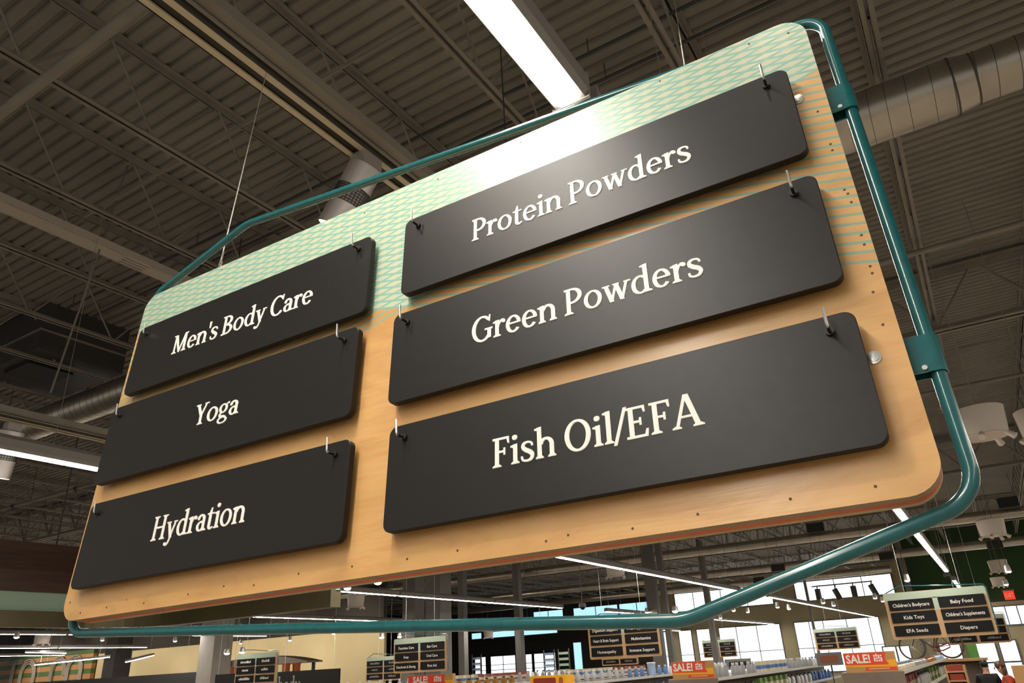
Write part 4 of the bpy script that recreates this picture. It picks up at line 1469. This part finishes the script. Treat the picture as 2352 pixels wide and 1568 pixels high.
# sale toppers
def sale_sign(lab, px0, px1, py, Y, h=0.30, full=True):
    a, c_ = at_y(px0, py, Y), at_y(px1, py, Y)
    w_ = (c_.x - a.x)
    t = thing('sale_sign', lab, 'sale sign', (a.x, Y, GT + 0.001), None, 'sale toppers')
    MB().box(0, w_, 0, 0.10, 0, h).build('card_box', KRAFT, t)
    c = MB()
    ST = Matrix(((1, 0, 0, 0), (0, 0, -1, 0), (0, 1, 0, 0), (0, 0, 0, 1)))
    c.prism([(0, h * 0.30), (w_, h * 0.22), (w_, h * 0.60), (0, h * 0.45)], 0.001, 0.003, 0, ST)
    c.build('yellow_band', SALEY, t)
    c = MB()
    c.prism([(0, h * 0.40), (w_ * 0.86, h * 0.36), (w_ * 0.80, h * 0.64), (w_ * 0.84, h * 0.96), (0, h * 0.96)], 0.004, 0.006, 0, ST)
    c.prism([(w_ * 0.38, h * 0.10), (w_, h * 0.10), (w_, h * 0.24), (w_ * 0.40, h * 0.26)], 0.004, 0.006, 0, ST)
    c.build('red_ribbon', SALER, t)
    c = MB()
    sans_text('SALE!', w_ * 0.28, h * 0.68, h * 0.42, w_ * 0.48, -0.008, c, 0.03)
    # small stacked mark at the right of the ribbon, and the fine print line
    for r_ in range(3):
        for k in range(4):
            c.box(w_ * (0.59 + 0.043 * k), w_ * (0.622 + 0.043 * k), -0.009, -0.008, h * (0.52 + r_ * 0.12), h * (0.60 + r_ * 0.12 + (0.05 if (k + r_) % 3 == 0 else 0)))
    for k in range(16):
        c.box(w_ * (0.46 + 0.025 * k), w_ * (0.476 + 0.025 * k), -0.009, -0.008, h * 0.155, h * 0.195)
    c.build('lettering', WHITE, t)


sale_sign('SALE! topper on the right shelf unit end, below the small far aisle sign', 1943, 2062, 1535, 13.97)
sale_sign('SALE! topper on the shelf end left of the bright windows', 1545, 1640, 1550, 13.97)
sale_sign('sale topper half hidden under the First Aid panel sign', 938, 1040, 1560, 13.97)
# yellow maroon box topper
a, c_ = at_y(1217, 1560, 13.97), at_y(1300, 1556, 13.97)
t = thing('display_box', 'yellow display box with a maroon label on a shelf unit end', 'display box', (a.x, 13.97, GT + 0.001))
w_ = c_.x - a.x
MB().box(0, w_, 0, 0.35, 0, 0.17).build('box_body', SALEY, t)
ST = Matrix(((1, 0, 0, 0), (0, 0, -1, 0), (0, 1, 0, 0), (0, 0, 0, 1)))
MB().prism(rrect(w_ * 0.1, w_ * 0.72, -0.05 + 0.06, 0.13, 0.03, 4), 0.001, 0.004, 0, ST).build('label_panel', MAROON, t)
MB().prism([(w_ * 0.86 + 0.05 * math.cos(q * math.pi / 8), 0.07 + 0.07 * math.sin(q * math.pi / 8)) for q in range(16)], 0.001, 0.004, 0, ST).build('round_mark', TERRA, t)
# grey toppers
for px0, px1, py, Y, lab, M2 in [(1878, 1938, 1528, 22, 'grey topper board with a rust patch beside the right sale sign', TOPOR), (1668, 1728, 1541, 22, 'grey topper board with dark marks before the bright windows', RUBBER)]:
    a, c_ = at_y(px0, py, Y), at_y(px1, py, Y)
    w_ = c_.x - a.x
    t = thing('topper_board', lab, 'topper board', (a.x, Y, GT))
    MB().box(0, w_, 0, 0.04, 0.0, a.z - GT + 0.30).build('board_face', TOPGREY, t)
    z_ = a.z - GT
    MB().box(w_ / 2 - 0.012, w_ / 2 + 0.012, 0.04, 0.065, -GT, 0.2).box(w_ / 2 - 0.2, w_ / 2 + 0.2, -0.1, 0.2, -GT, -GT + 0.02).build('post', DARKST, t)
    MB().prism(rrect(w_ * 0.14, w_ * 0.86, z_ + 0.05, z_ + 0.23, 0.06, 4), 0.001, 0.003, 0, ST).build('patch', M2, t)
# blue tub
a = at_y(1499, 1556, 17)
t = thing('plastic_tub', 'tall pale blue tub with a lid beside the supplements sign', 'tub', (-7.6, 15.6, GT))
t.location = (at_y(1499, 1556, 18.5).x, 18.5, GT)
MB().lathe([(0.085, 0.0), (0.10, 0.26), (0.10, 0.27)], 16).build('tub_body', PALEBLUE, t, True)
MB().lathe([(0.108, 0.27), (0.108, 0.30), (0.09, 0.31)], 16).build('lid', PW, t, True)

# ---- cross shelf with bicycle
t = thing('cross_shelf', 'long low wooden shelf across the end of the aisle under the bicycle', 'shelf unit', (-2.0, 27, 0))
MB().box(-1.6, 1.5, -0.3, 0.3, 1.63, 1.70).build('top_board', KRAFT, t)
MB().box(-1.55, -1.45, -0.28, 0.28, 0, 1.63).box(1.35, 1.45, -0.28, 0.28, 0, 1.63).box(-1.45, 1.35, 0.2, 0.24, 0, 1.63).build('carcass', SHELFM, t)
RW = 0.35
w1, w2 = at_y(2097, 1493, 27).x, at_y(2183, 1487, 27).x
t = thing('bicycle', 'old dark bicycle with brown tyres standing on the shelf below the children sign', 'bicycle', ((w1 + w2) / 2, 27, 1.70))
hb = (w2 - w1) / 2
zc = RW + 0.034
for s_ in (-1, 1):
    c = MB()
    c.tube([(s_ * hb + RW * math.cos(2 * math.pi * k / 32), 0, zc + RW * math.sin(2 * math.pi * k / 32)) for k in range(32)], 0.028, 8, True)
    wh = c.build('wheel', TYRE, t, True)
    c = MB()
    for k in range(16):
        c.cyl((s_ * hb, 0.02 * (-1) ** k, zc), (s_ * hb + RW * math.cos(2 * math.pi * k / 16), 0, zc + RW * math.sin(2 * math.pi * k / 16)), 0.002, n=4)
    c.cyl((s_ * hb, -0.04, zc), (s_ * hb, 0.04, zc), 0.03, n=10)
    c.build('spokes', STEEL, wh)
c = MB()
bb = (0.06, 0, zc - 0.06)
seat_t, head_t, head_b = (0.22, 0, zc + 0.47), (-hb + 0.20, 0, zc + 0.50), (-hb + 0.16, 0, zc + 0.34)
for p, q in ((bb, seat_t), (seat_t, head_t), (bb, head_b), (head_t, head_b)):
    c.cyl(p, q, 0.021, n=8)
for s_ in (-1, 1):
    c.cyl((bb[0], s_ * 0.02, bb[2]), (hb, s_ * 0.05, zc), 0.010, n=6)
    c.cyl((seat_t[0] - 0.01, s_ * 0.02, seat_t[2] - 0.05), (hb, s_ * 0.05, zc), 0.009, n=6)
    c.cyl((head_b[0], s_ * 0.03, head_b[2]), (-hb, s_ * 0.05, zc), 0.011, n=6)
c.build('frame', BIKEF, t, True)
MB().tube([(head_t[0], 0, head_t[2]), (head_t[0] + 0.02, 0, head_t[2] + 0.12), (head_t[0] + 0.02, 0.25, head_t[2] + 0.13), (head_t[0] + 0.15, 0.28, head_t[2] + 0.10)], 0.011, 6).tube([(head_t[0] + 0.02, 0, head_t[2] + 0.12), (head_t[0] + 0.02, -0.25, head_t[2] + 0.13), (head_t[0] + 0.15, -0.28, head_t[2] + 0.10)], 0.011, 6).build('handlebar', STEEL, t, True)
MB().cyl(seat_t, (0.26, 0, zc + 0.60), 0.012, n=6).sphere((0.28, 0, zc + 0.62), 0.13, 12, 8, sy=0.55, sz=0.3).build('saddle', BIKEF, t, True)
MB().tube([(0.06, -0.05, zc - 0.01), (0.3, -0.05, zc + 0.0), (hb, -0.05, zc + 0.06), (hb, -0.05, zc - 0.06), (0.3, -0.05, zc - 0.14), (0.06, -0.05, zc - 0.13)], 0.02, 6, True).build('chain_guard', BIKER, t, True)
MB().cyl((0.06, -0.08, zc - 0.06), (0.16, -0.08, zc - 0.20), 0.010, n=6).box(0.12, 0.22, -0.16, -0.08, zc - 0.22, zc - 0.19).cyl((0.06, 0.08, zc - 0.06), (-0.04, 0.08, zc + 0.08), 0.010, n=6).box(-0.10, 0.0, 0.08, 0.16, zc + 0.07, zc + 0.10).build('crank', STEEL, t)

# ---- wooden tower of dark red packs, kraft boxes at the right, green post
a = at_y(2200, 1560, 16)
t = thing('wooden_rack', 'narrow wooden rack of dark red packs right of the bicycle shelf', 'rack', (a.x, 16, 0))
MB().box(-0.16, -0.13, 0, 0.3, 0, 1.76).box(0.13, 0.16, 0, 0.3, 0, 1.76).box(-0.13, 0.13, 0.27, 0.30, 0, 1.76).build('carcass', KRAFT, t)
c = MB()
for k in range(12):
    c.box(-0.13, 0.13, 0, 0.27, 0.05 + k * 0.145, 0.075 + k * 0.145)
c.build('shelf', KRAFT, t)
proto = None
for k in range(8, 12):
    lab = 'dark red pack on the narrow wooden rack, shelf %s from its top' % ('first', 'second', 'third', 'fourth')[11 - k]
    if proto is None:
        proto = tag(MB().box(-0.11, 0.11, 0.02, 0.2, 0, 0.10).build('red_pack', MAROON), lab, 'pack', 'red packs on the wooden rack')
        proto.location = (a.x, 16, 0.0755 + k * 0.145)
    else:
        dup(proto, (a.x, 16, 0.0755 + k * 0.145), lab)
a = at_y(2348, 1560, 12)
z = 0.0
for k in range(6):
    h = 0.30
    o = MB().box(-0.10, 0.35, 0, 0.4, 0, h).box(-0.101, 0.351, 0.17, 0.23, h - 0.004, h + 0.001, 1).build('cardboard_box', [KRAFT, SHELFP])
    o.location = (a.x + (0.02 if k % 2 else 0), 12.0, z)
    tag(o, 'brown cardboard box in the stack at the right edge, box %s from the floor' % ('first', 'second', 'third', 'fourth', 'fifth', 'sixth')[k], 'cardboard box', 'stacked cardboard boxes')
    z += h + 0.002
a = at_y(2236, 1500, 43.5)
o = MB().box(-0.2, 0.2, -0.2, 0.2, 0, CH + 1.7).build('column', GREENP)
o.location = (a.x, 43.5, 0)
tag(o, 'leaf green post beside the entrance windows', 'post', None, 'structure')


# ================================================================== PEOPLE
def skin_obj(name, nodes, edges, M_, parent, sub=1, root=0):
    me = bpy.data.meshes.new(name)
    me.from_pydata([n_[0] for n_ in nodes], edges, [])
    me.materials.append(M_)
    o = bpy.data.objects.new(name, me)
    COL.objects.link(o)
    o.parent = parent
    md = o.modifiers.new('skin', 'SKIN')
    md.use_smooth_shade = True
    for i, n_ in enumerate(nodes):
        r = n_[1]
        sv = me.skin_vertices[0].data[i]
        sv.radius = r if isinstance(r, tuple) else (r, r)
        sv.use_root = (i == root)
    sb = o.modifiers.new('subsurf', 'SUBSURF')
    sb.levels = sb.render_levels = sub
    return o


def person(lab, loc, yaw, hair_m, top_m, lean=0.0, long_hair=True, arms=None):
    """Standing figure 1.68 m tall facing local -Y."""
    t = thing('person', lab, 'person', loc, yaw)
    ly = lambda z: -lean * max(0, z - 0.95)
    J = {'pelvis': (0, 0, 0.95), 'waist': (0, ly(1.08), 1.08), 'chest': (0, ly(1.28), 1.28), 'neck0': (0, ly(1.42), 1.42), 'neck1': (0, ly(1.48) - 0.01, 1.48), 'head0': (0, ly(1.54) - 0.02, 1.54), 'head1': (0, ly(1.63) - 0.02, 1.62)}
    nodes, idx = [], {}

    def add(k_, p, r):
        idx[k_] = len(nodes)
        nodes.append((p, r))
    add('pelvis', J['pelvis'], (0.145, 0.11))
    add('waist', J['waist'], (0.125, 0.095))
    add('chest', J['chest'], (0.15, 0.11))
    add('neck0', J['neck0'], (0.07, 0.06))
    add('neck1', J['neck1'], (0.05, 0.05))
    add('head0', J['head0'], (0.068, 0.078))
    add('head1', J['head1'], (0.072, 0.088))
    ed = [(0, 1), (1, 2), (2, 3), (3, 4), (4, 5), (5, 6)]
    cov_t, cov_l = [], []
    for s_, sd in ((-1, 'l'), (1, 'r')):
        add('hip' + sd, (s_ * 0.09, 0, 0.88), 0.088)
        add('knee' + sd, (s_ * 0.095, -0.01, 0.48), 0.058)
        add('ank' + sd, (s_ * 0.095, 0.01, 0.08), 0.040)
        add('toe' + sd, (s_ * 0.105, -0.14, 0.035), 0.035)
        ed += [(0, idx['hip' + sd]), (idx['hip' + sd], idx['knee' + sd]), (idx['knee' + sd], idx['ank' + sd]), (idx['ank' + sd], idx['toe' + sd])]
        sh = Vector((s_ * 0.185, ly(1.37), 1.37))
        el = sh + Vector((s_ * 0.06, -0.05, -0.28))
        wr = el + Vector((-s_ * 0.03, -0.22, -0.02 if arms else -0.2))
        add('sh' + sd, tuple(sh), 0.055)
        add('el' + sd, tuple(el), 0.042)
        add('wr' + sd, tuple(wr), 0.027)
        pm = wr + Vector((0, -0.07, -0.02))
        add('pm' + sd, tuple(pm), (0.035, 0.018))
        ed += [(idx['chest'], idx['sh' + sd]), (idx['sh' + sd], idx['el' + sd]), (idx['el' + sd], idx['wr' + sd]), (idx['wr' + sd], idx['pm' + sd])]
        for f in range(5):
            off = (f - 1.5) * 0.019
            ln = (0.07, 0.08, 0.075, 0.06, 0.05)[f]
            if f == 4:
                off = -s_ * 0.05
            add('f%d%s' % (f, sd), tuple(pm + Vector((off, -ln, -0.02))), 0.0085)
            ed += [(idx['pm' + sd], idx['f%d%s' % (f, sd)])]
    skin_obj('body', nodes, ed, SKIN, t)
    g = lambda k_: nodes[idx[k_]][0]
    grow = lambda k_, e: (tuple(nodes[idx[k_]][0]), tuple(q + e for q in (nodes[idx[k_]][1] if isinstance(nodes[idx[k_]][1], tuple) else (nodes[idx[k_]][1],) * 2)))
    tn = [((0, 0, 0.90), (0.175, 0.14))] + [grow(k_, 0.03) for k_ in ('waist', 'chest')] + [((0, ly(1.42), 1.42), (0.085, 0.075))]
    te = [(0, 1), (1, 2), (2, 3)]
    for sd in 'lr':
        b0 = len(tn)
        e0 = Vector(g('el' + sd))
        tn += [grow('sh' + sd, 0.022), grow('el' + sd, 0.02), (tuple(e0 + (Vector(g('wr' + sd)) - e0) * 0.8), (0.042, 0.042))]
        te += [(2, b0), (b0, b0 + 1), (b0 + 1, b0 + 2)]
    skin_obj('top', tn, te, top_m, t)
    ln = [((0, 0, 0.95), (0.165, 0.125))]
    le = []
    for sd in 'lr':
        b0 = len(ln)
        ln += [grow('hip' + sd, 0.018), grow('knee' + sd, 0.018), grow('ank' + sd, 0.02)]
        le += [(0, b0), (b0, b0 + 1), (b0 + 1, b0 + 2)]
    skin_obj('trousers', ln, le, DENIM, t)
    for sd in 'lr':
        p = Vector(g('ank' + sd))
        MB().sphere(p + Vector((0, -0.07, -0.045)), 0.05, 12, 8, sx=0.95, sy=2.5, sz=0.7).build('shoe', SHOE, t, True)
    h = Vector(g('head1'))
    hb_ = MB().sphere(h + Vector((0, 0.02, 0.025)), 0.098, 16, 10, sx=0.92, sy=1.05, sz=0.95)
    if long_hair:
        hb_.sphere(h + Vector((0, 0.06, -0.09)), 0.085, 14, 8, sx=1.0, sy=0.6, sz=1.4)
    hb_.build('hair', hair_m, t, True)
    MB().sphere(h + Vector((0, -0.095, -0.035)), 0.018, 8, 6, sz=1.5).sphere(h + Vector((-0.078, 0, -0.03)), 0.02, 8, 6, sx=0.5, sz=1.5).sphere(h + Vector((0.078, 0, -0.03)), 0.02, 8, 6, sx=0.5, sz=1.5).build('nose_and_ears', SKIN, t, True)
    for s_ in (-1, 1):
        MB().sphere(h + Vector((s_ * 0.03, -0.088, -0.01)), 0.010, 8, 6).build('eye', PW, t, True)
    MB().sphere(h + Vector((0, -0.085, -0.075)), 0.016, 8, 6, sx=1.5, sy=0.5, sz=0.45).build('mouth', PR, t, True)
    return t


a = at_y(2272, 1568, 22)
person('person in a black jacket seen from behind before the entrance window', (a.x, 22, 0), math.pi, HAIRK, JACKET, 0.0, False)
a = at_y(2322, 1568, 20)
person('person in a red-orange top leaning over at the right, brown hair', (a.x + 0.1, 20, 0), -1.3, HAIRB, SHIRTR, 0.32, True, True)
